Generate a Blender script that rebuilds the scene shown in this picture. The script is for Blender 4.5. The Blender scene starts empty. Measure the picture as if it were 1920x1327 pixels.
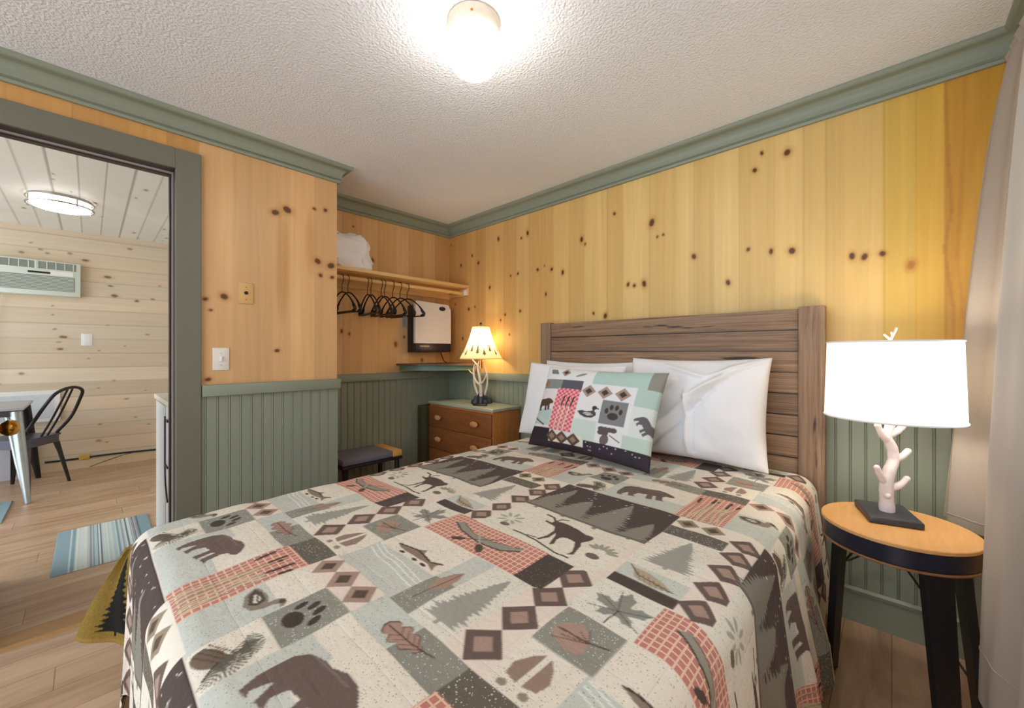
import bpy, bmesh, math, random
import numpy as np
from mathutils import Vector, Matrix, noise as mnoise

random.seed(7)
rng = np.random.default_rng(11)
SC = bpy.context.scene
COL = SC.collection
PI = math.pi

# ------------------------------------------------------------------ colour helpers
def lin(c):
    r = []
    for x in c[:3]:
        x = x / 255.0
        r.append(x / 12.92 if x <= 0.04045 else ((x + 0.055) / 1.055) ** 2.4)
    return tuple(r)

def lin_np(a):
    a = np.clip(a, 0, 1)
    return np.where(a <= 0.04045, a / 12.92, ((a + 0.055) / 1.055) ** 2.4)

# ------------------------------------------------------------------ scene-graph helpers
BASE = {}

def link(o):
    COL.objects.link(o)
    return o

def tag(o, label=None, cat=None, group=None, kind=None):
    if label: o['label'] = label
    if cat: o['category'] = cat
    if group: o['group'] = group
    if kind: o['kind'] = kind
    return o

def thing(name, loc, label, cat, group=None):
    o = link(bpy.data.objects.new(name, None))
    o.empty_display_size = 0.05
    o.location = loc
    BASE[o.name] = Vector(loc)
    return tag(o, label, cat, group)

class G:
    """collects geometry in world coordinates"""
    def __init__(s):
        s.v = []; s.f = []
    def add(s, v, f):
        b = len(s.v)
        s.v.extend([tuple(p) for p in v]); s.f.extend([tuple(i + b for i in q) for q in f])
        return s
    def box(s, lo, hi):
        x0, y0, z0 = lo; x1, y1, z1 = hi
        v = [(x0, y0, z0), (x1, y0, z0), (x1, y1, z0), (x0, y1, z0), (x0, y0, z1), (x1, y0, z1), (x1, y1, z1), (x0, y1, z1)]
        f = [(0, 3, 2, 1), (4, 5, 6, 7), (0, 1, 5, 4), (1, 2, 6, 5), (2, 3, 7, 6), (3, 0, 4, 7)]
        return s.add(v, f)
    def prism(s, poly, z0, z1, axis='z'):
        n = len(poly)
        def P(a, b, c):
            return {'z': (a, b, c), 'y': (a, c, b), 'x': (c, a, b)}[axis]
        v = [P(a, b, z0) for a, b in poly] + [P(a, b, z1) for a, b in poly]
        f = [tuple(range(n - 1, -1, -1)), tuple(range(n, 2 * n))]
        f += [(i, (i + 1) % n, n + (i + 1) % n, n + i) for i in range(n)]
        return s.add(v, f)
    def tube(s, pts, r, n=10, caps=True, closed=False):
        pts = [Vector(p) for p in pts]
        m = len(pts)
        rr = r if isinstance(r, (list, tuple)) else [r] * m
        ref = None; v = []
        for i, p in enumerate(pts):
            if closed:
                t = pts[(i + 1) % m] - pts[i - 1]
            else:
                t = pts[min(i + 1, m - 1)] - pts[max(i - 1, 0)]
            t.normalize()
            if ref is None:
                ref = Vector((0, 0, 1)) if abs(t.z) < 0.9 else Vector((1, 0, 0))
            a = (ref - t * ref.dot(t))
            if a.length < 1e-5: a = t.orthogonal()
            a.normalize(); b = t.cross(a); ref = a
            for k in range(n):
                th = 2 * PI * k / n
                v.append(p + (a * math.cos(th) + b * math.sin(th)) * rr[i])
        f = []
        for i in range(m if closed else m - 1):
            j = (i + 1) % m
            for k in range(n):
                f.append((i * n + k, i * n + (k + 1) % n, j * n + (k + 1) % n, j * n + k))
        if caps and not closed:
            f.append(tuple(range(n - 1, -1, -1))); f.append(tuple((m - 1) * n + k for k in range(n)))
        return s.add(v, f)
    def lathe(s, prof, c, n=32, close=False):
        cx, cy, cz = c
        v = []; m = len(prof)
        for r, z in prof:
            for k in range(n):
                th = 2 * PI * k / n
                v.append((cx + r * math.cos(th), cy + r * math.sin(th), cz + z))
        f = []
        for i in range(m if close else m - 1):
            j = (i + 1) % m
            for k in range(n):
                f.append((i * n + k, i * n + (k + 1) % n, j * n + (k + 1) % n, j * n + k))
        if not close:
            if prof[0][0] > 1e-4: f.append(tuple(range(n - 1, -1, -1)))
            if prof[-1][0] > 1e-4: f.append(tuple((m - 1) * n + k for k in range(n)))
        return s.add(v, f)
    def bevel_box(s, lo, hi, r=0.004, seg=2):
        bm = bmesh.new()
        bmesh.ops.create_cube(bm, size=1)
        d = [hi[i] - lo[i] for i in range(3)]
        for w in bm.verts:
            w.co = Vector([lo[i] + (w.co[i] + .5) * d[i] for i in range(3)])
        bmesh.ops.bevel(bm, geom=bm.edges[:] , offset=min(r, min(d) * .45), segments=seg, affect='EDGES', profile=0.5)
        bm.verts.index_update()
        s.add([w.co[:] for w in bm.verts], [[w.index for w in q.verts] for q in bm.faces])
        bm.free()
        return s
    def moved(s, M, start=0):
        s.v[start:] = [tuple(M @ Vector(p)) for p in s.v[start:]]
        return s

def build(name, g, m, parent=None, smooth=False, label=None):
    off = Vector((0, 0, 0))
    if parent is not None:
        off = BASE[parent.name]
    me = bpy.data.meshes.new(name)
    me.from_pydata([tuple(Vector(p) - off) for p in g.v], [], g.f)
    bm = bmesh.new(); bm.from_mesh(me)
    bmesh.ops.recalc_face_normals(bm, faces=bm.faces[:])
    bm.to_mesh(me); bm.free()
    me.materials.append(m)
    if smooth:
        me.polygons.foreach_set('use_smooth', [True] * len(me.polygons))
        me.set_sharp_from_angle(angle=math.radians(smooth if isinstance(smooth, (int, float)) and smooth > 1 else 40))
    o = link(bpy.data.objects.new(name, me))
    BASE[o.name] = off
    if parent is not None: o.parent = parent
    if label: o['label'] = label
    return o

def grid_obj(name, X, Y, Z, m, parent=None, rgb=None, msk=None, uv=None, smooth=True, flip=False):
    """X,Y,Z arrays (rows, cols) -> one quad sheet, colours per vertex (linear)"""
    nr, nc = X.shape
    off = BASE[parent.name] if parent is not None else Vector((0, 0, 0))
    me = bpy.data.meshes.new(name)
    co = np.stack([X - off.x, Y - off.y, Z - off.z], -1).reshape(-1, 3).astype(np.float32)
    idx = np.arange(nr * nc).reshape(nr, nc)
    q = np.stack([idx[:-1, :-1], idx[:-1, 1:], idx[1:, 1:], idx[1:, :-1]], -1).reshape(-1, 4)
    if flip: q = q[:, ::-1]
    nf = len(q)
    me.vertices.add(len(co)); me.vertices.foreach_set('co', co.ravel())
    me.loops.add(nf * 4); me.loops.foreach_set('vertex_index', q.astype(np.int32).ravel())
    me.polygons.add(nf)
    me.polygons.foreach_set('loop_start', np.arange(0, nf * 4, 4, dtype=np.int32))
    me.update(calc_edges=True)
    if smooth: me.polygons.foreach_set('use_smooth', np.ones(nf, dtype=bool))
    for nm, arr in (('Col', rgb), ('Msk', msk)):
        if arr is not None:
            a = me.color_attributes.new(nm, 'FLOAT_COLOR', 'POINT')
            c4 = np.concatenate([arr.reshape(-1, 3), np.ones((nr * nc, 1))], 1).astype(np.float32)
            a.data.foreach_set('color', c4.ravel())
    if uv is not None:
        l = me.uv_layers.new(name='UVMap')
        l.data.foreach_set('uv', uv.reshape(-1, 2)[q.ravel()].astype(np.float32).ravel())
    me.validate(); me.update()
    me.materials.append(m)
    o = link(bpy.data.objects.new(name, me))
    BASE[o.name] = off
    if parent is not None: o.parent = parent
    return o

# ------------------------------------------------------------------ raster used as a pattern source (sampled per vertex)
class Canvas:
    def __init__(s, x0, y0, x1, y1, res, base=(200, 200, 200)):
        s.x0, s.y0, s.res = x0, y0, res
        s.w = int(round((x1 - x0) / res)); s.h = int(round((y1 - y0) / res))
        s.rgb = np.ones((s.h, s.w, 3)) * (np.array(base) / 255.0)
        s.msk = np.zeros((s.h, s.w, 3))
        s.wrap = None
        s.m = (0, 0, 0)
    def _sl(s, bx0, by0, bx1, by1):
        i0 = max(0, int((bx0 - s.x0) / s.res) - 1); i1 = min(s.w, int((bx1 - s.x0) / s.res) + 2)
        j0 = max(0, int((by0 - s.y0) / s.res) - 1); j1 = min(s.h, int((by1 - s.y0) / s.res) + 2)
        return i0, i1, j0, j1
    def _xy(s, i0, i1, j0, j1):
        return np.meshgrid(s.x0 + (np.arange(i0, i1) + .5) * s.res, s.y0 + (np.arange(j0, j1) + .5) * s.res)
    def _offs(s):
        if not s.wrap: return [(0, 0)]
        return [(a * s.wrap[0], b * s.wrap[1]) for a in (-1, 0, 1) for b in (-1, 0, 1)]
    def _put(s, box, fn, col, a=1.0, keep=False):
        for ox, oy in s._offs():
            i0, i1, j0, j1 = s._sl(box[0] + ox, box[1] + oy, box[2] + ox, box[3] + oy)
            if i1 <= i0 or j1 <= j0: continue
            X, Y = s._xy(i0, i1, j0, j1)
            t = fn(X - ox, Y - oy)
            sub = s.rgb[j0:j1, i0:i1]
            sub[t] = sub[t] * (1 - a) + np.array(col) / 255.0 * a
            if not keep: s.msk[j0:j1, i0:i1][t] = s.m
    def rect(s, x0, y0, x1, y1, col, m=(0, 0, 0), a=1.0):
        s.m = m
        s._put((x0, y0, x1, y1), lambda X, Y: (X >= x0) & (X < x1) & (Y >= y0) & (Y < y1), col, a)
        s.m = (0, 0, 0)
    def poly(s, P, col, a=1.0, m=(0, 0, 0)):
        s.m = m
        P = [(float(p[0]), float(p[1])) for p in P]
        xs = [p[0] for p in P]; ys = [p[1] for p in P]
        def fn(X, Y):
            t = np.zeros(X.shape, bool)
            for (xa, ya), (xb, yb) in zip(P, P[1:] + P[:1]):
                if ya == yb: continue
                c = ((ya > Y) != (yb > Y)) & (X < (xb - xa) * (Y - ya) / (yb - ya) + xa)
                t ^= c
            return t
        s._put((min(xs), min(ys), max(xs), max(ys)), fn, col, a)
        s.m = (0, 0, 0)
    def ell(s, cx, cy, rx, ry, col, ang=0.0, a=1.0):
        R = max(rx, ry); ca, sa = math.cos(ang), math.sin(ang)
        def fn(X, Y):
            dx, dy = X - cx, Y - cy
            return ((dx * ca + dy * sa) / rx) ** 2 + ((-dx * sa + dy * ca) / ry) ** 2 < 1
        s._put((cx - R, cy - R, cx + R, cy + R), fn, col, a)
    def line(s, P, w, col, a=1.0):
        for (xa, ya), (xb, yb) in zip(P[:-1], P[1:]):
            L = math.hypot(xb - xa, yb - ya) or 1e-9
            def fn(X, Y):
                t = np.clip(((X - xa) * (xb - xa) + (Y - ya) * (yb - ya)) / L ** 2, 0, 1)
                return (X - xa - t * (xb - xa)) ** 2 + (Y - ya - t * (yb - ya)) ** 2 < (w / 2) ** 2
            s._put((min(xa, xb) - w, min(ya, yb) - w, max(xa, xb) + w, max(ya, yb) + w), fn, col, a)
    def knot(s, cx, cy, r, halo, core, ax=1.0, ay=1.35):
        R = r * 4
        i0, i1, j0, j1 = s._sl(cx - R * ax, cy - R * ay, cx + R * ax, cy + R * ay)
        if i1 <= i0 or j1 <= j0: return
        X, Y = s._xy(i0, i1, j0, j1)
        d = np.sqrt(((X - cx) / ax) ** 2 + ((Y - cy) / ay) ** 2) / r
        d = d * (1 + .10 * np.sin(2 * np.arctan2(Y - cy, X - cx) + cx * 40)) * 1.12
        wh = np.clip(1 - (d - 1) / 2.2, 0, 1)[..., None] ** 2 * .55
        wc = np.clip((1.12 - d) / .3, 0, 1)[..., None]
        ring = np.clip(1 - np.abs(d - .45) / .2, 0, 1)[..., None] * .25
        sub = s.rgb[j0:j1, i0:i1]
        sub[:] = sub * (1 - wh) + np.array(halo) / 255.0 * wh
        sub[:] = sub * (1 - wc) + np.array(core) / 255.0 * wc
        sub[:] = sub * (1 - ring * wc) + np.array(halo) / 255.0 * ring * wc
    def blur(s, a):
        k = a.copy(); n = 1
        for dx, dy in ((1, 0), (-1, 0), (0, 1), (0, -1)):
            k = k + np.roll(np.roll(a, dx, 1), dy, 0); n += 1
        return k / n
    def sample(s, X, Y, what='rgb', wrap=False):
        A = getattr(s, what)
        fx = (X - s.x0) / s.res - .5; fy = (Y - s.y0) / s.res - .5
        i = np.floor(fx).astype(int); j = np.floor(fy).astype(int)
        tx = (fx - i)[..., None]; ty = (fy - j)[..., None]
        if wrap:
            i0, i1, j0, j1 = i % s.w, (i + 1) % s.w, j % s.h, (j + 1) % s.h
        else:
            i0, i1 = np.clip(i, 0, s.w - 1), np.clip(i + 1, 0, s.w - 1)
            j0, j1 = np.clip(j, 0, s.h - 1), np.clip(j + 1, 0, s.h - 1)
        return (A[j0, i0] * (1 - tx) * (1 - ty) + A[j0, i1] * tx * (1 - ty) + A[j1, i0] * (1 - tx) * ty + A[j1, i1] * tx * ty)

# ------------------------------------------------------------------ materials
def new_mat(name):
    m = bpy.data.materials.new(name); m.use_nodes = True
    nt = m.node_tree; nt.nodes.clear()
    out = nt.nodes.new('ShaderNodeOutputMaterial')
    b = nt.nodes.new('ShaderNodeBsdfPrincipled')
    nt.links.new(b.outputs[0], out.inputs[0])
    return m, nt, b, out

def node(nt, t, **kw):
    n = nt.nodes.new(t)
    for k, v in kw.items():
        if k in n.inputs: n.inputs[k].default_value = v
        else: setattr(n, k, v)
    return n

def coords(nt, scale=(1, 1, 1), rot=(0, 0, 0), src='Position'):
    if src == 'Position':
        g = node(nt, 'ShaderNodeNewGeometry').outputs['Position']
    else:
        g = node(nt, 'ShaderNodeTexCoord').outputs[src]
    mp = node(nt, 'ShaderNodeMapping'); mp.inputs['Scale'].default_value = scale; mp.inputs['Rotation'].default_value = rot
    nt.links.new(g, mp.inputs[0])
    return mp.outputs[0]

def bump(nt, b, h, strength, dist=0.002):
    bn = node(nt, 'ShaderNodeBump', Strength=strength, Distance=dist)
    nt.links.new(h, bn.inputs['Height']); nt.links.new(bn.outputs[0], b.inputs['Normal'])

def plain(name, c, rough=0.5, metal=0.0, bscale=0, bstr=0.0, var=0.0, spec=0.5):
    m, nt, b, _ = new_mat(name)
    b.inputs['Base Color'].default_value = (*lin(c), 1)
    b.inputs['Roughness'].default_value = rough; b.inputs['Metallic'].default_value = metal
    b.inputs['Specular IOR Level'].default_value = spec
    n = node(nt, 'ShaderNodeTexNoise', Scale=bscale or 30.0, Detail=3.0)
    nt.links.new(coords(nt), n.inputs['Vector'])
    if bstr: bump(nt, b, n.outputs[0], bstr, .008 if bstr > .8 else .002)
    mx = node(nt, 'ShaderNodeMix', data_type='RGBA')
    mx.inputs['A'].default_value = (*[x * (1 - var) for x in lin(c)], 1)
    mx.inputs['B'].default_value = (*[min(1, x * (1 + var)) for x in lin(c)], 1)
    nt.links.new(n.outputs[0], mx.inputs['Factor']); nt.links.new(mx.outputs['Result'], b.inputs['Base Color'])
    return m

def wood(name, c1, c2, dark=None, scale=(3, 60, 60), rough=0.55, crack=0.0, bstr=0.15):
    m, nt, b, _ = new_mat(name)
    v = coords(nt, scale)
    n1 = node(nt, 'ShaderNodeTexNoise', Scale=1.0, Detail=6.0, Roughness=0.65, Distortion=0.6)
    nt.links.new(v, n1.inputs['Vector'])
    r = node(nt, 'ShaderNodeValToRGB')
    r.color_ramp.elements[0].position = 0.3; r.color_ramp.elements[0].color = (*lin(c1), 1)
    r.color_ramp.elements[1].position = 0.7; r.color_ramp.elements[1].color = (*lin(c2), 1)
    nt.links.new(n1.outputs[0], r.inputs[0])
    colr = r.outputs[0]
    if dark:
        n2 = node(nt, 'ShaderNodeTexNoise', Scale=0.55, Detail=2.0, Distortion=0.3)
        nt.links.new(v, n2.inputs['Vector'])
        r2 = node(nt, 'ShaderNodeValToRGB')
        r2.color_ramp.elements[0].position = 0.62 - crack; r2.color_ramp.elements[0].color = (0, 0, 0, 1)
        r2.color_ramp.elements[1].position = 0.72 - crack; r2.color_ramp.elements[1].color = (1, 1, 1, 1)
        nt.links.new(n2.outputs[0], r2.inputs[0])
        mx = node(nt, 'ShaderNodeMix', data_type='RGBA')
        nt.links.new(r2.outputs[0], mx.inputs['Factor']); nt.links.new(colr, mx.inputs['A'])
        mx.inputs['B'].default_value = (*lin(dark), 1)
        colr = mx.outputs['Result']
    nt.links.new(colr, b.inputs['Base Color'])
    b.inputs['Roughness'].default_value = rough
    if bstr: bump(nt, b, n1.outputs[0], bstr, 0.002)
    return m

def painted(name, grain=(40, 40, 1.5), gamt=0.10, rough=0.4, bstr=0.05):
    """board colours and knots come from the mesh's own colours, the grain from noise"""
    m, nt, b, _ = new_mat(name)
    at = node(nt, 'ShaderNodeAttribute', attribute_name='Col')
    n = node(nt, 'ShaderNodeTexNoise', Scale=1.0, Detail=5.0, Roughness=0.6, Distortion=0.4)
    nt.links.new(coords(nt, grain), n.inputs['Vector'])
    mr = node(nt, 'ShaderNodeMapRange'); mr.inputs['From Min'].default_value = .25; mr.inputs['From Max'].default_value = .75
    mr.inputs['To Min'].default_value = 1 - gamt; mr.inputs['To Max'].default_value = 1 + gamt
    nt.links.new(n.outputs[0], mr.inputs[0])
    vm = node(nt, 'ShaderNodeVectorMath', operation='SCALE')
    nt.links.new(at.outputs['Color'], vm.inputs[0]); nt.links.new(mr.outputs[0], vm.inputs['Scale'])
    nt.links.new(vm.outputs[0], b.inputs['Base Color'])
    b.inputs['Roughness'].default_value = rough
    b.inputs['Specular IOR Level'].default_value = 0.35
    if bstr: bump(nt, b, n.outputs[0], bstr, 0.001)
    return m

def emit(name, c, s):
    m = bpy.data.materials.new(name); m.use_nodes = True
    nt = m.node_tree; nt.nodes.clear()
    out = nt.nodes.new('ShaderNodeOutputMaterial'); e = nt.nodes.new('ShaderNodeEmission')
    e.inputs[0].default_value = (*lin(c), 1); e.inputs[1].default_value = s
    nt.links.new(e.outputs[0], out.inputs[0])
    return m

def shade_mat(name, c, trans=0.55, attr=False):
    m, nt, b, out = new_mat(name)
    b.inputs['Base Color'].default_value = (*lin(c), 1); b.inputs['Roughness'].default_value = 0.9
    b.inputs['Specular IOR Level'].default_value = 0.1
    t = node(nt, 'ShaderNodeBsdfTranslucent'); t.inputs[0].default_value = (*lin(c), 1)
    if attr:
        at = node(nt, 'ShaderNodeAttribute', attribute_name='Col')
        nt.links.new(at.outputs['Color'], b.inputs['Base Color']); nt.links.new(at.outputs['Color'], t.inputs[0])
    mx = node(nt, 'ShaderNodeMixShader'); mx.inputs[0].default_value = trans
    nt.links.new(b.outputs[0], mx.inputs[1]); nt.links.new(t.outputs[0], mx.inputs[2])
    n = node(nt, 'ShaderNodeTexNoise', Scale=400.0, Detail=2.0); nt.links.new(coords(nt), n.inputs['Vector'])
    bump(nt, b, n.outputs[0], 0.1, 0.001)
    nt.links.new(mx.outputs[0], out.inputs[0])
    return m

M = {}
M['ceiling'] = plain('ceiling_paint', (232, 235, 240), .9, bscale=105, bstr=.85, spec=.1)
M['sage'] = plain('sage_green_paint', (136, 143, 127), .45, bscale=60, bstr=.04, var=.04)
M['casing'] = plain('olive_grey_paint', (110, 110, 96), .45, bscale=60, bstr=.04, var=.04)
M['dark_jamb'] = plain('dark_brown_paint', (52, 40, 36), .4, bscale=40, bstr=.03, var=.1)
M['strip'] = plain('grey_weatherstrip', (176, 168, 164), .5)
M['pine'] = painted('knotty_pine', (34, 34, 1.3), .09, .38)
M['pine_far'] = painted('whitewashed_pine', (1.6, 1.6, 34), .07, .5)
M['pine_plain'] = wood('plain_pine', (214, 164, 102), (228, 186, 124), scale=(30, 30, 2), bstr=.05)
M['shelf_wood'] = wood('shelf_pine', (212, 170, 108), (232, 196, 138), scale=(40, 3, 40), bstr=.05)
M['white'] = plain('white_enamel', (236, 236, 234), .35, var=.01)
M['white_wall'] = plain('white_wall_paint', (225, 222, 214), .7, var=.02)
def planks(name, axis, pitch, z_top):
    """weathered boards: tone changes from board to board, grain and cracks run along them"""
    m, nt, b, _ = new_mat(name); L = nt.links.new
    pos = node(nt, 'ShaderNodeNewGeometry').outputs['Position']
    sx = node(nt, 'ShaderNodeSeparateXYZ'); L(pos, sx.inputs[0])
    ix = node(nt, 'ShaderNodeMath', operation='MULTIPLY_ADD'); L(sx.outputs[2], ix.inputs[0]); ix.inputs[1].default_value = -1 / pitch; ix.inputs[2].default_value = z_top / pitch
    fl = node(nt, 'ShaderNodeMath', operation='FLOOR'); L(ix.outputs[0], fl.inputs[0])
    wn = node(nt, 'ShaderNodeTexWhiteNoise', noise_dimensions='1D'); L(fl.outputs[0], wn.inputs['W'])
    sc = (2.2, 30, 75) if axis == 'x' else (70, 30, 2.2)
    mp = node(nt, 'ShaderNodeMapping'); mp.inputs['Scale'].default_value = sc; L(pos, mp.inputs[0])
    of = node(nt, 'ShaderNodeVectorMath', operation='MULTIPLY_ADD'); L(wn.outputs['Color'], of.inputs[0]); of.inputs[1].default_value = (9, 0, 0) if axis == 'x' else (0, 0, 0); L(mp.outputs[0], of.inputs[2])
    n1 = node(nt, 'ShaderNodeTexNoise', Scale=1.0, Detail=8.0, Roughness=.7, Distortion=.8); L(of.outputs[0], n1.inputs['Vector'])
    r = node(nt, 'ShaderNodeValToRGB'); e = r.color_ramp.elements
    e[0].position = .28; e[0].color = (*lin((84, 62, 48)), 1); e[1].position = .72; e[1].color = (*lin((172, 142, 114)), 1)
    k = e.new(.42); k.color = (*lin((128, 100, 78)), 1); k = e.new(.55); k.color = (*lin((150, 122, 97)), 1)
    L(n1.outputs[0], r.inputs[0])
    mp2 = node(nt, 'ShaderNodeMapping'); mp2.inputs['Scale'].default_value = (1.5, 10, 34) if axis == 'x' else (34, 10, 1.5); L(of.outputs[0], mp2.inputs[0])
    mp2.inputs['Scale'].default_value = (1.3, .4, .30) if axis == 'x' else (.3, .4, 1.3)
    n2 = node(nt, 'ShaderNodeTexNoise', Scale=1.0, Detail=2.0); L(mp2.outputs[0], n2.inputs['Vector'])
    r2 = node(nt, 'ShaderNodeValToRGB'); r2.color_ramp.elements[0].position = .66; r2.color_ramp.elements[0].color = (0, 0, 0, 1); r2.color_ramp.elements[1].position = .70
    L(n2.outputs[0], r2.inputs[0])
    mr = node(nt, 'ShaderNodeMapRange'); L(wn.outputs['Value'], mr.inputs[0]); mr.inputs['To Min'].default_value = .82; mr.inputs['To Max'].default_value = 1.12
    vm = node(nt, 'ShaderNodeVectorMath', operation='SCALE'); L(r.outputs[0], vm.inputs[0]); L(mr.outputs[0], vm.inputs['Scale'])
    mx = node(nt, 'ShaderNodeMix', data_type='RGBA'); L(r2.outputs[0], mx.inputs['Factor']); L(vm.outputs[0], mx.inputs['A']); mx.inputs['B'].default_value = (*lin((62, 46, 38)), 1)
    L(mx.outputs['Result'], b.inputs['Base Color']); b.inputs['Roughness'].default_value = .6
    bump(nt, b, n1.outputs[0], .35, .003)
    return m
M['head_plank'] = planks('weathered_plank', 'x', .098, 1.370)
M['head_post'] = planks('weathered_post', 'z', 9.0, 5.0)
M['black'] = plain('black_plastic', (22, 22, 24), .4, var=.1)
M['black_wood'] = plain('black_stained_wood', (26, 25, 27), .45, bscale=50, bstr=.05, var=.2)
M['navy'] = plain('blue_black_paint', (24, 26, 44), .3, var=.1)
M['table_wood'] = wood('honey_veneer', (204, 150, 90), (216, 166, 106), scale=(60, 6, 60), rough=.4, bstr=.02)
M['table_edge'] = wood('walnut_edge', (120, 78, 46), (150, 104, 66), scale=(30, 30, 30), rough=.4, bstr=.02)
M['dresser'] = wood('oak_brown_front', (118, 68, 34), (144, 88, 46), scale=(4, 40, 40), rough=.35, bstr=.04)
M['dresser_side'] = wood('oak_side', (170, 108, 52), (190, 126, 66), scale=(40, 40, 3), rough=.4, bstr=.04)
M['knob_wood'] = wood('knob_wood', (186, 126, 72), (210, 152, 96), scale=(8, 60, 60), rough=.35, bstr=.02)
M['mint'] = plain('pale_green_laminate', (168, 178, 158), .3, var=.04)
M['olive_box'] = plain('dark_olive_board', (70, 66, 40), .6, var=.15)
M['cotton'] = plain('white_cotton', (238, 238, 242), .9, bscale=500, bstr=.06, spec=.1)
M['ivory'] = plain('ivory_antler', (226, 212, 194), .5, bscale=70, bstr=.12, var=.12)
M['coral'] = plain('white_coral_resin', (226, 214, 214), .5, bscale=90, bstr=.35, var=.08)
M['slate'] = plain('slate_grey_base', (56, 58, 66), .4, var=.1)
M['linen'] = shade_mat('white_linen_shade', (244, 240, 234), .4)
M['parch'] = shade_mat('parchment_shade', (246, 224, 172), .5, attr=True)
M['brass'] = plain('antique_brass', (196, 140, 60), .25, 1.0, var=.1)
M['nickel'] = plain('brushed_nickel', (180, 176, 170), .3, 1.0, var=.05)
M['galv'] = plain('galvanised_steel', (176, 184, 184), .35, .8, bscale=25, var=.12)
M['gunmetal'] = plain('gunmetal_paint', (92, 88, 100), .35, .5, var=.06)
M['dark_metal'] = plain('dark_steel', (48, 44, 44), .4, .5, var=.1)
M['grey_top'] = plain('pale_grey_tabletop', (176, 178, 190), .35, var=.04)
M['ac_white'] = plain('air_conditioner_plastic', (214, 222, 212), .5, var=.02)
M['ac_grille'] = plain('grey_grille', (134, 142, 132), .6, var=.05)
M['heater_white'] = plain('light_grey_enamel', (214, 214, 220), .4, var=.01)
M['plate_white'] = plain('white_switch_plastic', (232, 228, 222), .4)
M['plate_pine'] = plain('tan_wall_plate', (216, 172, 112), .5, var=.05)
M['stool_grey'] = plain('grey_woven_top', (108, 108, 124), .8, bscale=200, bstr=.2, var=.08)
M['stool_tan'] = wood('tan_stool_edge', (196, 150, 74), (214, 170, 92), scale=(20, 20, 20))
M['green_ply'] = plain('teal_green_paint', (92, 128, 112), .45, var=.05)
M['shelf_edge'] = wood('brown_edge', (82, 58, 44), (104, 76, 58), scale=(10, 10, 60))
M['mattress'] = plain('mattress_ticking', (220, 216, 208), .9)
M['paper'] = plain('pale_print_paper', (206, 216, 220), .7, bscale=18, var=.12)
M['bag'] = plain('white_bag_plastic', (236, 236, 240), .35, bscale=30, bstr=.1)
M['yellow'] = plain('yellow_plastic', (206, 168, 70), .5)
M['cord_white'] = plain('white_cord', (226, 226, 222), .5)
M['tag_grey'] = plain('grey_paper_tag', (120, 128, 138), .6, bscale=120, var=.2)
M['threshold'] = wood('threshold_oak', (148, 108, 62), (176, 134, 84), scale=(40, 3, 40), rough=.4)
M['bulb'] = emit('warm_bulb', (255, 214, 150), 12.0)
M['globe'] = emit('lit_glass_globe', (255, 249, 240), 20.0)
M['disc'] = emit('lit_diffuser', (255, 250, 240), 5.0)

def floor_material():
    m, nt, b, _ = new_mat('wood_plank_floor')
    sx = node(nt, 'ShaderNodeSeparateXYZ'); nt.links.new(coords(nt), sx.inputs[0])
    rw = node(nt, 'ShaderNodeMath', operation='DIVIDE'); nt.links.new(sx.outputs[0], rw.inputs[0]); rw.inputs[1].default_value = .15
    fl = node(nt, 'ShaderNodeMath', operation='FLOOR'); nt.links.new(rw.outputs[0], fl.inputs[0])
    wn = node(nt, 'ShaderNodeTexWhiteNoise', noise_dimensions='1D'); nt.links.new(fl.outputs[0], wn.inputs['W'])
    sh = node(nt, 'ShaderNodeMath', operation='MULTIPLY_ADD'); nt.links.new(wn.outputs['Value'], sh.inputs[0]); sh.inputs[1].default_value = 1.83; nt.links.new(sx.outputs[1], sh.inputs[2])
    cb_ = node(nt, 'ShaderNodeCombineXYZ'); nt.links.new(sh.outputs[0], cb_.inputs[0]); nt.links.new(sx.outputs[0], cb_.inputs[1])
    v = cb_.outputs[0]
    br = node(nt, 'ShaderNodeTexBrick')
    br.offset = 0.0; br.inputs['Scale'].default_value = 1.0
    br.inputs['Brick Width'].default_value = 1.83; br.inputs['Row Height'].default_value = .15
    br.inputs['Mortar Size'].default_value = .0016; br.inputs['Bias'].default_value = 0
    br.inputs['Color1'].default_value = (*lin((204, 174, 145)), 1)
    br.inputs['Color2'].default_value = (*lin((186, 153, 123)), 1)
    br.inputs['Mortar'].default_value = (*lin((150, 118, 90)), 1)
    nt.links.new(v, br.inputs['Vector'])
    n = node(nt, 'ShaderNodeTexNoise', Scale=1.0, Detail=6.0, Roughness=.6, Distortion=1.2)
    nt.links.new(coords(nt, (9, 1.3, 1)), n.inputs['Vector'])
    r = node(nt, 'ShaderNodeValToRGB')
    r.color_ramp.elements[0].position = .3; r.color_ramp.elements[0].color = (.62, .55, .49, 1)
    r.color_ramp.elements[1].position = .62; r.color_ramp.elements[1].color = (1.08, 1.06, 1.04, 1)
    nt.links.new(n.outputs[0], r.inputs[0])
    mx = node(nt, 'ShaderNodeMix', data_type='RGBA', blend_type='MULTIPLY'); mx.inputs['Factor'].default_value = .85
    nt.links.new(br.outputs['Color'], mx.inputs['A']); nt.links.new(r.outputs[0], mx.inputs['B'])
    nt.links.new(mx.outputs['Result'], b.inputs['Base Color'])
    b.inputs['Roughness'].default_value = .38
    bump(nt, b, n.outputs[0], .05, .001)
    return m
M['floor'] = floor_material()

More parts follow.
